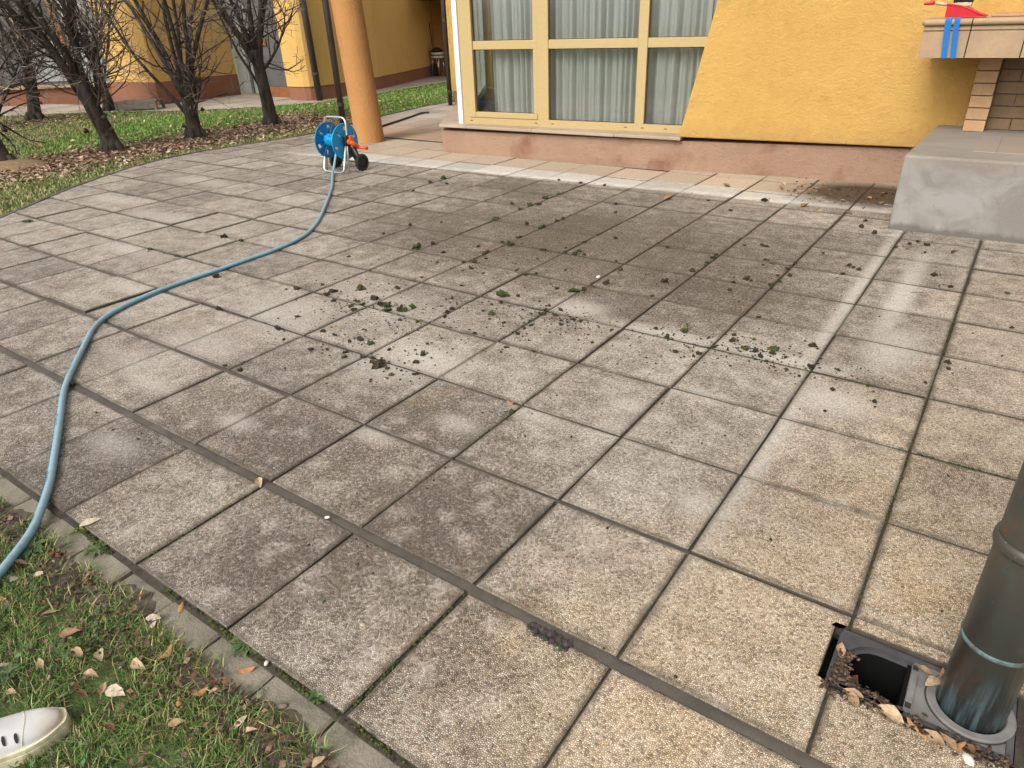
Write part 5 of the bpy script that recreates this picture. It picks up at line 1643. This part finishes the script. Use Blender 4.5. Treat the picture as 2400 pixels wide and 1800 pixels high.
CL_G = [clump_mesh(40 + k, True) for k in range(5)]; CL_B = [clump_mesh(60 + k, False) for k in range(6)]
MOSS = [(-0.26,1.7,60,1),(-0.05,1.61,55,0),(-0.11,1.52,40,1),(-0.09,1.44,35,1),(0.06,1.57,55,0),(0.11,1.56,55,1),(0.16,1.51,50,1),(0.22,1.56,55,0),(0.25,1.57,45,1),(0.26,1.63,45,1),(-0.03,1.41,40,0),(-0.06,1.83,40,0),(-0.06,2.07,25,0),(-0.85,2.14,26,0),(-0.55,2.55,55,1),(-0.17,2.36,32,1),(-0.6,2.64,20,0),(-0.15,2.82,28,0),(0.08,2.61,22,0),(-0.29,2.57,28,0),(-0.01,2.46,25,0),(0.13,2.38,35,1),(0.1,2.32,25,1),(0.26,2.34,18,0),(0.37,1.87,28,0),(0.49,1.68,35,0),(0.28,2.08,25,0),(0.62,2.07,75,1),(0.68,1.97,36,0),(0.65,1.91,22,1),(0.74,1.79,55,1),(0.71,2.11,26,0),(0.42,2.52,26,1),(0.58,2.52,25,0),(0.41,2.79,16,0),(0.72,2.67,16,0),(0.66,3.03,26,0),(0.59,3.08,38,1),(0.97,2.35,75,1),(1.08,2.58,45,0),(1.39,2.79,60,0),(1.04,2.86,28,0),(0.88,2.1,22,1),(0.85,2.34,20,0),(1.08,1.96,30,0),(1.15,1.91,30,0),(1.18,1.86,32,0),(1.2,1.96,36,0),(1.25,1.96,34,0),(1.19,1.91,22,0),(1.04,1.77,26,0),(1.03,1.71,22,0),(1.04,1.63,32,0),(1.46,1.94,34,1),(1.66,2.08,35,0),(1.87,1.86,40,0),(1.77,1.72,16,0),(1.45,1.74,26,0),(1.18,1.74,16,0),(0.88,1.72,22,0),(0.67,1.8,18,0),(0.33,1.12,48,0),(0.42,1.11,45,1),(0.3,1.07,30,0),(0.56,1.11,30,0),(0.76,1.16,45,0),(0.79,1.07,45,0),(0.69,1.27,20,0),(0.55,0.99,38,1),(0.42,0.92,36,1),(0.38,0.96,32,0),(0.65,0.94,90,0),(0.71,0.94,32,1),(0.78,0.9,32,1),(0.88,0.97,35,0),(0.79,0.96,16,1),(0.51,0.97,30,0),(0.33,1.44,30,0),(0.44,1.47,20,0),(1.1,1.39,14,0),(1.5,0.92,42,1),(-0.53,4.37,35,1),(-0.5,4.56,30,1),(-0.52,4.08,36,1),(-2.0,4.39,34,0),(-2.02,4.63,34,1),(-1.81,4.43,16,0),(-1.92,4.02,22,0),(-0.86,3.22,22,0),(-1.05,3.03,26,0),(-0.69,4.04,30,0),(-0.83,5.1,24,0),(-0.29,5.1,26,0),(0.17,4.46,20,0),(0.31,4.19,16,0),(-0.45,4.13,28,0),(-0.55,5.07,20,0),(-1.06,2.72,16,0),(-0.49,2.7,22,0),(-0.01,3.02,30,1),(-0.06,3.01,22,0),(0.0,2.7,36,1),(0.05,2.51,40,1),(-0.02,3.52,34,1),(-0.5,3.52,40,1)] + [(2.07,2.13,45,0),(2.15,2.08,60,1),(2.28,2.14,50,1),(2.21,2.07,45,0),(2.25,2.03,45,0),(2.29,2.09,40,0),(2.29,1.99,26,0),(1.98,1.9,40,0),(1.95,2.11,18,0),(2.05,2.21,34,0),(2.16,2.21,20,0),(2.44,2.28,50,0),(2.47,2.26,24,0),(2.36,2.08,20,0),(2.4,1.95,20,0),(2.47,1.91,20,0),(2.36,1.91,14,0),(2.61,2.07,30,0),(2.63,1.86,30,0),(2.81,1.84,30,0),(2.76,1.98,30,1),(2.65,1.64,18,0),(2.97,2.14,16,0),(2.81,3.74,38,0),(2.92,3.56,32,0),(2.32,3.68,30,0),(2.35,3.65,22,0),(2.39,3.62,30,0),(2.04,3.3,30,0),(1.99,3.42,26,0),(1.87,3.48,20,0),(1.83,3.42,26,0),(1.83,3.53,16,0),(1.82,3.09,36,0),(1.86,3.08,26,0),(1.8,2.85,30,0),(1.47,3.07,40,0),(1.49,3.28,26,0),(1.48,3.4,20,0),(1.48,3.48,20,0),(1.99,3.06,36,1),(2.32,4.55,34,0),(2.2,4.68,34,0),(2.19,4.88,26,0),(2.11,3.87,14,0),(1.71,3.83,36,0),(1.58,3.78,20,0),(1.15,4.7,26,0),(0.86,4.95,22,0),(1.29,5.18,40,0),(2.51,4.25,24,0),(2.58,4.37,20,0),(2.62,4.46,18,0),(2.7,4.21,16,0),(2.86,4.31,20,0),(2.69,4.4,32,0),(3.21,3.59,20,0),(3.26,3.04,22,0),(3.24,2.63,12,0),(3.03,2.42,36,0),(3.04,2.35,24,0),(1.81,2.12,50,1),(2.49,2.04,45,0)] + [(-2.19,1.99,46,0),(-1.98,2.0,30,0),(-1.36,1.35,50,0),(-0.63,1.47,50,0),(-0.69,1.43,26,0),(-0.24,1.16,28,0),(-0.05,0.9,24,0),(0.06,1.09,40,0),(0.19,0.89,34,0),(0.26,0.94,22,0),(-0.39,1.57,50,0),(-0.38,1.51,40,0),(-0.55,1.62,24,0),(-0.79,0.99,36,0),(-0.05,0.52,24,0),(0.07,0.53,36,0),(-0.54,-0.02,40,0),(-3.39,2.27,14,0),(0.16,1.09,28,0),(-0.25,1.45,36,0),(-0.19,0.98,40,0),(-2.08,1.49,28,1),(-2.44,1.48,30,1),(-4.4,1.4,24,1)] + [(1.63,-0.14,20,0)]
xr = random.Random(99)
for k in range(46):
    j_ = xr.randrange(-1, 5) * .5; MOSS.append((j_ + xr.gauss(0, .02), xr.uniform(1.4, 4.0), xr.uniform(21, 34), 0) if k % 2 else (xr.uniform(-.4, 2.4), xr.choice([1.5, 2.0, 2.5, 3.0, 3.5]) + xr.gauss(0, .02), xr.uniform(21, 36), 0))
camp = Vector((3.055, -1.2, 1.56))
mr = random.Random(77); small = []
CLUSTERS = [(.12, 1.57, .32, 'in the thickest cluster around the crossed joints'), (-.45, 1.5, .3, 'strewn just left of the thickest cluster'), (.62, .98, .32, 'on the pale splash nearest the camera'), (1.12, 1.88, .24, 'below the white washed spot mid patio'), (2.3, 2.07, .32, 'along the joint at the dark slabs by the right'),
            (.70, 1.95, .3, 'between the thickest cluster and the white washed spot'), (.05, 1.02, .3, 'on the grey slabs left of the pale splash'), (-.1, 2.55, .5, 'on the slabs before the thickest cluster'), (.7, 2.9, .7, 'on the dirty slabs mid patio'), (-.7, 4.3, 1.2, 'on the dirty slabs below the bay window'), (-2.0, 4.4, .6, 'on the far slabs near the hose reel'), (1.6, 3.3, .7, 'on the dirty slabs below the yellow wall'), (2.5, 4.4, .7, 'just before the concrete block'), (2.4, 3.62, .4, 'in a short row on the right slabs'), (2.0, 4.9, .5, 'near the drip line by the concrete block'), (2.6, 1.9, .35, 'on the right hand joint by the pale lane'), (3.1, 2.6, .6, 'on the tan slabs at the right'), (-1.9, 1.6, .7, 'by the hose on the pale left slabs'), (.9, 1.6, .4, 'on the slab right of the thickest cluster')]
for x, y, s_, gflag in MOSS:
    dist = (Vector((x, y, 0)) - camp).length
    w = s_ / 2.765 * dist / 1608 * .92
    if s_ < 21: small.append((x, y, w)); continue
    o = bpy.data.objects.new('moss_clump' if gflag else 'soil_clump', mr.choice(CL_G if gflag else CL_B)); COL.objects.link(o)
    o.location = (x, y, w * .14); o.scale = (w, w, w * mr.uniform(.75, 1.0)); o.rotation_euler = (mr.gauss(0, .2), mr.gauss(0, .2), mr.uniform(0, 6.28))
    best = None
    for cx_, cy_, rad_, where in CLUSTERS:
        q_ = math.hypot(x - cx_, y - cy_) / rad_
        if q_ < 1 and (best is None or q_ < best[0]): best = (q_, where)
    where = best[1] if best else 'lying alone on the slabs'
    kind_ = 'green moss clump ' if gflag else 'dark soil clump '
    big_ = 'large ' if s_ >= 55 else ('middling ' if s_ >= 38 else 'small ')
    tag(o, label=big_ + kind_ + where, cat='moss clump' if gflag else 'soil clump', group='moss clumps on the patio' if gflag else 'soil clumps on the patio')
# crumbs nobody would count
crumb = []
for x, y, w in small: crumb.append((x, y, w * 1.5))
for x, y, s_, gflag in MOSS:
    for k in range(9 if s_ > 30 else 4):
        if mr.random() < .8: crumb.append((x + mr.gauss(0, .08), y + mr.gauss(0, .05), mr.uniform(.004, .016) * mr.uniform(.6, 1)))
for k in range(520):
    crumb.append((mr.gauss(.8, 1.1), mr.gauss(2.5, 1.2), mr.uniform(.004, .013)))
for k in range(260):
    crumb.append((mr.gauss(.2, .45), mr.gauss(1.45, .3), mr.uniform(.004, .015)))
for k in range(160):
    crumb.append((mr.gauss(2.2, .3), mr.gauss(2.06, .09), mr.uniform(.004, .015)))
for k in range(130):
    crumb.append((mr.gauss(1.15, .25), mr.gauss(1.9, .1), mr.uniform(.004, .015)))
for k in range(130):
    crumb.append((mr.uniform(1.3, 2.36), mr.gauss(5.75, .28), mr.uniform(.006, .020)))
for k in range(90):
    crumb.append((mr.uniform(2.2, 3.2), mr.uniform(4.2, 4.72), mr.uniform(.003, .010)))
for k in range(260):
    crumb.append((mr.uniform(2.98, 3.4), mr.gauss(.216, .013), -mr.uniform(.003, .010)))
for k in range(240):
    crumb.append((2.995 + abs(mr.gauss(0, .018)), mr.uniform(.235, .36), -mr.uniform(.003, .010)))
for k in range(120):
    q_ = mr.random(); crumb.append((3.0 + .13 * q_, .262 - .012 * q_ + mr.gauss(0, .006), -mr.uniform(.003, .008)))
ico = [(0, 0, -.6), (.72, 0, -.2), (.2, .7, -.2), (-.6, .42, -.2), (-.6, -.45, -.2), (.25, -.7, -.2), (.5, .35, .4), (-.2, .55, .4), (-.55, 0, .45), (-.15, -.55, .4), (.5, -.3, .35), (0, 0, .62)]
icf = [(0, 2, 1), (0, 3, 2), (0, 4, 3), (0, 5, 4), (0, 1, 5), (1, 2, 6), (2, 3, 7), (3, 4, 8), (4, 5, 9), (5, 1, 10), (6, 2, 7), (7, 3, 8), (8, 4, 9), (9, 5, 10), (10, 1, 6), (11, 6, 7), (11, 7, 8), (11, 8, 9), (11, 9, 10), (11, 10, 6)]
V = []; F = []; T_ = []
for x, y, w in crumb:
    b0 = len(V); a = mr.uniform(0, 6.28); dry = w < 0; w = abs(w); sx = mr.uniform(.7, 1.6) * (1.9 if dry else 1)
    gcol = mr.choice([(.10, .065, .04), (.06, .04, .027), (.035, .025, .018), (.15, .10, .06)]) if dry else (.055, .07, .016) if mr.random() < .2 else mr.choice([(.038, .029, .018), (.05, .04, .026), (.03, .023, .015)])
    for p in ico:
        u_, v_ = p[0] * sx * mr.uniform(.8, 1.2), p[1] * mr.uniform(.8, 1.2)
        V.append((x + w * .6 * (u_ * math.cos(a) - v_ * math.sin(a)), y + w * .6 * (u_ * math.sin(a) + v_ * math.cos(a)), .001 + w * .45 * (p[2] + .45))); T_.append(gcol)
    F += [[b0 + i for i in f] for f in icf]
bulk('soil_crumbs', np.array(V), np.array(F), M['moss'], tint=np.array(T_), kind='stuff', label='crumbs of soil and moss scattered on the slabs')

m = MB()
for k in range(34):
    x, y = (mr.gauss(1.9, .35), mr.gauss(3.6, .4)) if k < 18 else (mr.uniform(-1, 2.3), mr.uniform(1.2, 5.6))
    a = mr.uniform(0, 6.28); l = mr.uniform(.02, .09)
    m.tube([(x, y, .003), (x + l * .5 * math.cos(a), y + l * .5 * math.sin(a), .006), (x + l * math.cos(a + .3), y + l * math.sin(a + .3), .003)], .0013, 4)
m.build('twig_debris', M['bark'], kind='stuff', label='thin broken twigs scattered on the slabs')
# moss growing in the joints
V = []; F = []; T_ = []
JM = [(-.55, 4.05, -.50, 4.58, 90), (-.02, 2.5, .0, 3.55, 150), (.5, 3.0, 1.05, 3.0, 160), (-2.45, 1.49, -1.95, 1.5, 90), (.25, 2.5, .6, 2.5, 50), (-.1, 1.5, .3, 1.5, 120), (1.0, 2.0, 1.45, 2.0, 90), (2.0, 2.0, 2.5, 2.0, 120), (.62, -.55, .86, -.56, 130), (1.2, -.548, 2.3, -.55, 160), (2.98, 1.5, 3.5, 1.5, 50), (3.0, .6, 3.0, 3.8, 150), (2.5, 2.0, 3.3, 2.0, 60), (1.5, .5, 1.5, 1.4, 60), (-.5, 5.5, 2, 5.5, 90), (-4, 2.0, -1, 2.0, 50), (.5, .98, .9, .99, 70), (2.0, -.5, 2.0, -.04, 60), (1.0, -.5, 1.0, -.04, 40), (-3.2, 5.5, 1.0, 5.02, 0)]
for x0, y0, x1, y1, n_ in JM:
    for k in range(n_ * 3):
        t = mr.random(); t = min(1, max(0, t + .11 * math.sin(t * 23 + n_)))
        x = x0 + (x1 - x0) * t + mr.gauss(0, .004); y = y0 + (y1 - y0) * t + mr.gauss(0, .004); w = mr.uniform(.002, .0075) * (.6 + .6 * mr.random())
        b0 = len(V); gc = mr.choice([(.055, .075, .014), (.045, .055, .014), (.035, .028, .016), (.05, .04, .02), (.07, .095, .018)])
        for p in ico: V.append((x + w * p[0] * mr.uniform(.7, 1.3), y + w * p[1] * mr.uniform(.7, 1.3), -.006 + w * .55 * (p[2] + .6))); T_.append(gc)
        F += [[b0 + i for i in f] for f in icf]
bulk('joint_moss', np.array(V), np.array(F), M['moss'], tint=np.array(T_), kind='stuff', label='green moss growing in the joints between slabs')

# weeds
def rosette(name, x, y, n_, L_, cols, label, cat, group=None, z=-.012, seed=0, wide=.2, upr=.25):
    r = random.Random(seed); t = empty(name, (x, y, z), label=label, cat=cat, group=group)
    for k in range(n_):
        m = MB(); m.col = r.choice(cols); a = 6.283 * (k + r.random() * .6) / n_; l = L_ * r.uniform(.55, 1.1); pts = 6
        d = Vector((math.cos(a), math.sin(a), 0)); s__ = Vector((-d.y, d.x, 0)); vs = []
        u0 = r.uniform(.5, 1.5) * upr
        for i in range(pts):
            q = i / (pts - 1); w = l * wide * math.sin(math.pi * (.08 + .84 * q)) * (1.25 if i % 2 else .75)
            c = d * (l * q) + UZ * (l * (u0 * q - u0 * .9 * q * q) + .004)
            vs += [tuple(c - s__ * w + UZ * w * .4), tuple(c), tuple(c + s__ * w + UZ * w * .4)]
        m.add(vs, [f for i in range(pts - 1) for f in ((3 * i, 3 * i + 3, 3 * i + 4, 3 * i + 1), (3 * i + 1, 3 * i + 4, 3 * i + 5, 3 * i + 2))])
        m.build('leaf_blade', M['weed'], t, smooth=True)
    return t


GR = [(.05, .095, .03), (.065, .115, .035), (.04, .07, .028), (.09, .125, .045)]
rosette('dandelion_weed', .62, -.70, 15, .058, GR, 'leafy dandelion weed under the hose at the kerb', 'weed', seed=1, z=.0)
rosette('dandelion_weed', .80, -.575, 14, .055, GR, 'small dense weed rosette in the joint below the tan leaf', 'weed', seed=2, wide=.14)
rosette('dandelion_weed', 1.585, -.535, 14, .055, GR, 'dandelion weed growing between two slabs at the kerb', 'weed', seed=3)
rosette('dandelion_weed', 1.90, -.545, 9, .032, GR, 'tiny green weed in the joint beside the near kerb stones', 'weed', seed=4, upr=.9)
rosette('dandelion_weed', .64, -.56, 7, .03, [(.13, .15, .02)], 'yellow green moss tuft by the hose on the kerb', 'weed', seed=5, upr=.8)
rosette('dandelion_weed', 1.13, -.98, 9, .045, GR, 'broad leaved weed in the grass left of the shoe', 'weed', seed=6, z=.005)
for k, (x, y) in enumerate(((2.245, -.040), (2.275, -.043), (2.305, -.045), (2.335, -.048), (2.36, -.05))):
    rosette('purple_weed', x, y, 10, .026, [(.05, .035, .035), (.06, .04, .045), (.035, .06, .025), (.04, .045, .03)], ['first', 'second', 'middle', 'fourth', 'last'][k] + ' purple green weed of the row in the wide mud joint, from its reel end', 'weed', 'creeping weeds in the mud joint', seed=20 + k, wide=.34, upr=.7, z=-.006)
rosette('dandelion_weed', -4.40, 1.40, 9, .07, GR, 'small green weed on the pale slabs at the far curve', 'weed', seed=8, z=0)


def pebble(x, y, s_, z, mat, label, seed):
    r = random.Random(seed); bm = bmesh.new(); bmesh.ops.create_icosphere(bm, subdivisions=2, radius=s_)
    for v in bm.verts: v.co = Vector((v.co.x * 1.3, v.co.y * .85, v.co.z * .6)) * (1 + r.gauss(0, .03))
    me = bpy.data.meshes.new('pebble'); bm.to_mesh(me); bm.free(); me.materials.append(mat); me.polygons.foreach_set('use_smooth', [True] * len(me.polygons))
    o = bpy.data.objects.new('pebble', me); COL.objects.link(o); o.location = (x, y, z); o.rotation_euler = (0, 0, r.uniform(0, 6)); return tag(o, label=label, cat='pebble')


pebble(1.36, -.03, .008, .002, M['pebble'], 'pale pebble lying in the wide mud joint', 1)
pebble(1.70, -.553, .007, .0, M['pebble'], 'pale pebble in the crack behind the kerb', 2)
pebble(1.84, -.61, .010, -.012, M['kerb'], 'grey pebble stuck on the near kerb stone', 3)
pebble(1.83, -.31, .008, .004, M['sill'], 'yellowish pebble on the front row slab', 4)
pebble(3.31, .185, .013, .004, M['pebble'], 'flat white stone beside the red leaves at the gully', 5)
pebble(.98, 2.66, .016, .006, M['pebble'], 'white stone chip on dirty slabs mid patio', 6)
pebble(1.66, -.31, .006, .003, M['copper'], 'small dark stone on the second front slab', 7)


# ------------------------------------------------------------------ grass and leaf litter
def blades(P, hmin, hmax, wid, cols, name, label, lean=.5, seg=2):
    n_ = len(P); r = nrng
    a = r.uniform(0, 2 * np.pi, n_); h = r.uniform(hmin, hmax, n_); w = wid * r.uniform(.7, 1.3, n_)
    d = np.c_[np.cos(a), np.sin(a)]; side_ = np.c_[-d[:, 1], d[:, 0]]
    ln = np.abs(r.normal(0, lean, n_)) * h
    z0 = P[:, 2]
    def lvl(t, k):
        c = P[:, :2] + d * (ln * t ** 2)[:, None]
        return np.c_[c + side_ * (w * k)[:, None], z0 + h * t * (1 - .25 * t * np.minimum(1, ln / h))], np.c_[c - side_ * (w * k)[:, None], z0 + h * t * (1 - .25 * t * np.minimum(1, ln / h))]
    A0, B0 = lvl(0, 1); A1, B1 = lvl(.55, .8); A2, _ = lvl(1, 0)
    V_ = np.stack([A0, B0, A1, B1, A2], 1).reshape(-1, 3)
    base = np.arange(n_)[:, None] * 5
    F_ = np.concatenate([base + np.array([[0, 1, 3]]), base + np.array([[0, 3, 2]]), base + np.array([[2, 3, 4]])])
    ci = r.choice(len(cols), n_, p=np.array([c[1] for c in cols]) / sum(c[1] for c in cols))
    cc = np.array([c[0] for c in cols])[ci] * r.uniform(.7, 1.3, (n_, 1))
    return bulk(name, V_, F_, M['grass'], tint=np.repeat(cc, 5, 0), kind='stuff', label=label)


GREEN = [((.095, .20, .04), 5), ((.15, .25, .06), 4), ((.28, .275, .10), 3), ((.44, .37, .175), 2.5), ((.055, .105, .025), 3), ((.21, .145, .08), 1.5)]
# near strip, denser where the camera looks
def clumpy(n_, x0, x1, y0, y1, k=90, sg=.09):
    cx = nrng.uniform(x0, x1, k); cy = nrng.uniform(y0, y1, k); i = nrng.integers(0, k, n_)
    return np.c_[cx[i] + nrng.normal(0, sg, n_), cy[i] + nrng.normal(0, sg, n_)]


Pn = np.concatenate([clumpy(26000, .2, 2.6, -1.45, -.68, 150, .07), np.c_[nrng.uniform(.0, 2.7, 44000), nrng.uniform(-1.5, -.66, 44000)]])
bare = (np.sin(Pn[:, 0] * 17 + 3 * np.sin(Pn[:, 1] * 9)) + np.cos(Pn[:, 1] * 23 + Pn[:, 0] * 5)) > .45
Pn = Pn[(Pn[:, 1] < -.675 + .05 * np.sin(Pn[:, 0] * 11)) & (Pn[:, 0] > -.3) & ~(bare & (nrng.random(len(Pn)) < .85))]
rel = Pn - np.array([1.418, -.955]); tt = -(rel @ np.array([ad.x, ad.y])); ww = rel @ np.array([pd.x, pd.y])
Pn = Pn[~((tt > -.01) & (tt < .3) & (np.abs(ww) < .058))]
blades(np.c_[Pn, np.full(len(Pn), -.02)], .016, .050, .0013, GREEN, 'grass', 'near grass blades, green and straw mixed, before the kerb', .9)
Po = np.c_[nrng.uniform(-4, 4.5, 14000), nrng.uniform(-3.2, -.69, 14000)]
Po = Po[~((Po[:, 0] > -.1) & (Po[:, 0] < 2.6) & (Po[:, 1] > -1.45))]
blades(np.c_[Po, np.full(len(Po), -.02)], .02, .06, .003, GREEN, 'grass', 'grass beyond the near strip', .8)
m = MB(); kq = random.Random(31); x = -3.8; rowk = 0; vs = []
while x < 4.4:
    e = -.640 + .036 * math.sin(x * 7.3) + .026 * math.sin(x * 17.1 + 1) + kq.uniform(-.012, .012)
    for q, zz_ in ((-.76, -.022), (-.69, -.012), ((e - .69) / 2, -.010 + kq.uniform(-.003, .004)), (e, -.020)):
        vs.append((x, q + kq.uniform(-.004, .004), zz_))
    rowk += 1; x += .022
m.add(vs, [(4 * k + q, 4 * k + 4 + q, 4 * k + 5 + q, 4 * k + 1 + q) for k in range(rowk - 1) for q in range(3)])
m.build('soil_bank', M['bank'], smooth=True, kind='structure', label='thin soil bank creeping over the kerb')
# a few straws and taller clumps at the kerb
Pk = np.c_[nrng.uniform(.2, 2.3, 2000), -.66 + nrng.normal(0, .02, 2000)]
Pk = Pk[np.sin(Pk[:, 0] * 14) > -.5]
blades(np.c_[Pk, np.full(len(Pk), -.02)], .02, .05, .0014, GREEN, 'grass', 'grass tufts creeping over the kerb', 1.1)
# clover-like small leaves in the near grass
def flats(P, s0, s1, cols, name, label, mat, tilt=.5, aspect=.7):
    n_ = len(P); r = nrng
    s_ = r.uniform(s0, s1, n_); a = r.uniform(0, 6.283, n_)
    u = np.c_[np.cos(a), np.sin(a), r.normal(0, tilt, n_)]; u /= np.linalg.norm(u, axis=1)[:, None]
    v = np.c_[-np.sin(a), np.cos(a), r.normal(0, tilt, n_)]; v /= np.linalg.norm(v, axis=1)[:, None]
    L1 = s_[:, None] * u; W1 = (s_ * aspect * r.uniform(.6, 1.1, n_))[:, None] * v * .5
    bend_ = np.c_[np.zeros(n_), np.zeros(n_), s_ * r.uniform(-.1, .35, n_)]
    V_ = np.stack([P - L1 * .5, P - W1 + bend_ * .6, P + W1 + bend_ * .4, P + L1 * .5 + bend_ * .3, P - bend_ * .25 + np.array([0, 0, .001])], 1).reshape(-1, 3)
    base = np.arange(n_)[:, None] * 5
    F_ = np.concatenate([base + np.array([[0, 1, 4]]), base + np.array([[1, 3, 4]]), base + np.array([[3, 2, 4]]), base + np.array([[2, 0, 4]])])
    ci = r.choice(len(cols), n_, p=np.array([c[1] for c in cols]) / sum(c[1] for c in cols))
    cc = np.array([c[0] for c in cols])[ci] * r.uniform(.7, 1.3, (n_, 1))
    return bulk(name, V_, F_, mat, tint=np.repeat(cc, 5, 0), kind='stuff', label=label)


Pc = clumpy(2600, .3, 2.4, -1.4, -.72, 26, .06); Pc = Pc[Pc[:, 1] < -.68]
rel = Pc - np.array([1.418, -.955]); Pc = Pc[~((-(rel @ np.array([ad.x, ad.y])) > -.01) & (-(rel @ np.array([ad.x, ad.y])) < .3) & (np.abs(rel @ np.array([pd.x, pd.y])) < .06))]
flats(np.c_[Pc, nrng.uniform(-.008, .022, len(Pc))], .008, .02, [((.05, .095, .03), 4), ((.065, .11, .035), 3), ((.04, .055, .03), 3)], 'clover_leaves', 'small clover and dandelion leaves in the near grass', M['weed'], .35, .8)
Pd = np.c_[nrng.uniform(.2, 2.5, 5200), -.64 - np.abs(nrng.normal(0, .24, 5200))]
Pd = Pd[nrng.random(len(Pd)) < .2 + .5 * (Pd[:, 1] > -.8)]
rel = Pd - np.array([1.418, -.955]); Pd = Pd[~((-(rel @ np.array([ad.x, ad.y])) > -.02) & (-(rel @ np.array([ad.x, ad.y])) < .3) & (np.abs(rel @ np.array([pd.x, pd.y])) < .065))]
BR = [((.11, .065, .04), 4), ((.20, .13, .085), 2), ((.055, .034, .025), 4), ((.17, .075, .04), 1)]
flats(np.c_[Pd, nrng.uniform(-.014, .008, len(Pd))], .008, .026, BR, 'leaf_litter', 'broken dead leaf bits in the near grass', M['leaf'], .4, .8)

# far lawn
Pf = np.c_[nrng.uniform(-16, -4.3, 260000), nrng.uniform(-.5, 15.5, 260000)]
lawnp = west
Pf = Pf[inside(Pf, lawnp)]
keep = nrng.random(len(Pf)) < np.clip(1.25 - .07 * (np.linalg.norm(Pf - np.array([3, -1.2]), axis=1) - 8), .45, 1)
Pf = Pf[keep]
litter_c = -7.72 + .1 * np.sin(Pf[:, 1] * 3)
inl = (np.abs(Pf[:, 0] - litter_c - .05) < .62 + .15 * np.sin(Pf[:, 1] * 7)) & (Pf[:, 1] > 1.5) & (Pf[:, 1] < 8.2)
Pf = Pf[~(inl & (nrng.random(len(Pf)) < .9))]
strip_near = Pf[:, 0] > -7.3
fresh = ((np.sin(Pf[:, 0] * 1.3 + 1) + np.sin(Pf[:, 1] * 1.1 + Pf[:, 0] * .5)) > .1) | (Pf[:, 1] > 8.3)
FG = [((.13, .28, .04), 5), ((.19, .31, .06), 3), ((.29, .31, .10), 2)]
FD = [((.17, .22, .06), 4), ((.29, .28, .11), 4), ((.40, .335, .17), 4), ((.12, .19, .045), 2)]
A_ = Pf[fresh]; B_ = Pf[~fresh]
blades(np.c_[A_, np.full(len(A_), -.02)], .03, .065, .0055, FG, 'grass', 'fresh green grass of the far lawn', .7)
blades(np.c_[B_, np.full(len(B_), -.02)], .02, .055, .0055, FD, 'grass', 'straw mixed grass of the far lawn', .8)
# leaf litter along the row of trees and thinner leaves across the lawn
LC = [((.36, .225, .15), 4), ((.45, .30, .205), 4), ((.25, .14, .09), 3), ((.55, .41, .30), 3), ((.14, .08, .05), 2)]
nl = 14000
ly = nrng.uniform(.8, 8.0, nl); lx = -7.72 + .1 * np.sin(ly * 3) + nrng.normal(.10, .42, nl)
P1 = np.c_[lx, ly]
P2 = np.c_[nrng.uniform(-9.4, -6.3, 2400), nrng.uniform(.5, 11.5, 2400)]
P3 = np.c_[nrng.normal(-13.4, .5, 2200), nrng.uniform(3.0, 7.2, 2200)]
P4 = np.c_[nrng.uniform(-12.5, -6.9, 900), nrng.uniform(2, 14, 900)]
PL = np.concatenate([P1, P2, P3, P4]); PL = PL[inside(PL, west)]
flats(np.c_[PL, nrng.uniform(-.015, .018, len(PL))], .035, .085, LC, 'leaf_litter', 'brown leaf litter under the row of bare trees', M['leaf'], .3, .62)
P5 = np.c_[nrng.uniform(-9.5, -6.2, 420), nrng.uniform(1.0, 9.5, 420)]; P5 = P5[inside(P5, west)]
flats(np.c_[P5, nrng.uniform(.02, .05, len(P5))], .05, .10, [((.48, .37, .26), 2), ((.40, .28, .18), 2)], 'leaf_litter', 'pale curled leaves lying on top of the lawn', M['leaf'], .5, .6)
# straw mound at the foot of the nearest tree
m = MB(); m.lathe([(.62, -.04), (.5, .0), (.33, .05), (.17, .085), (.0, .09)], 20); o = m.build('straw_mound', plain('straw_soil', (.24, .155, .085), .95, noise=.35, nscale=20, bump=.9), smooth=True, kind='structure'); o.location = (-7.92, 2.62, 0)
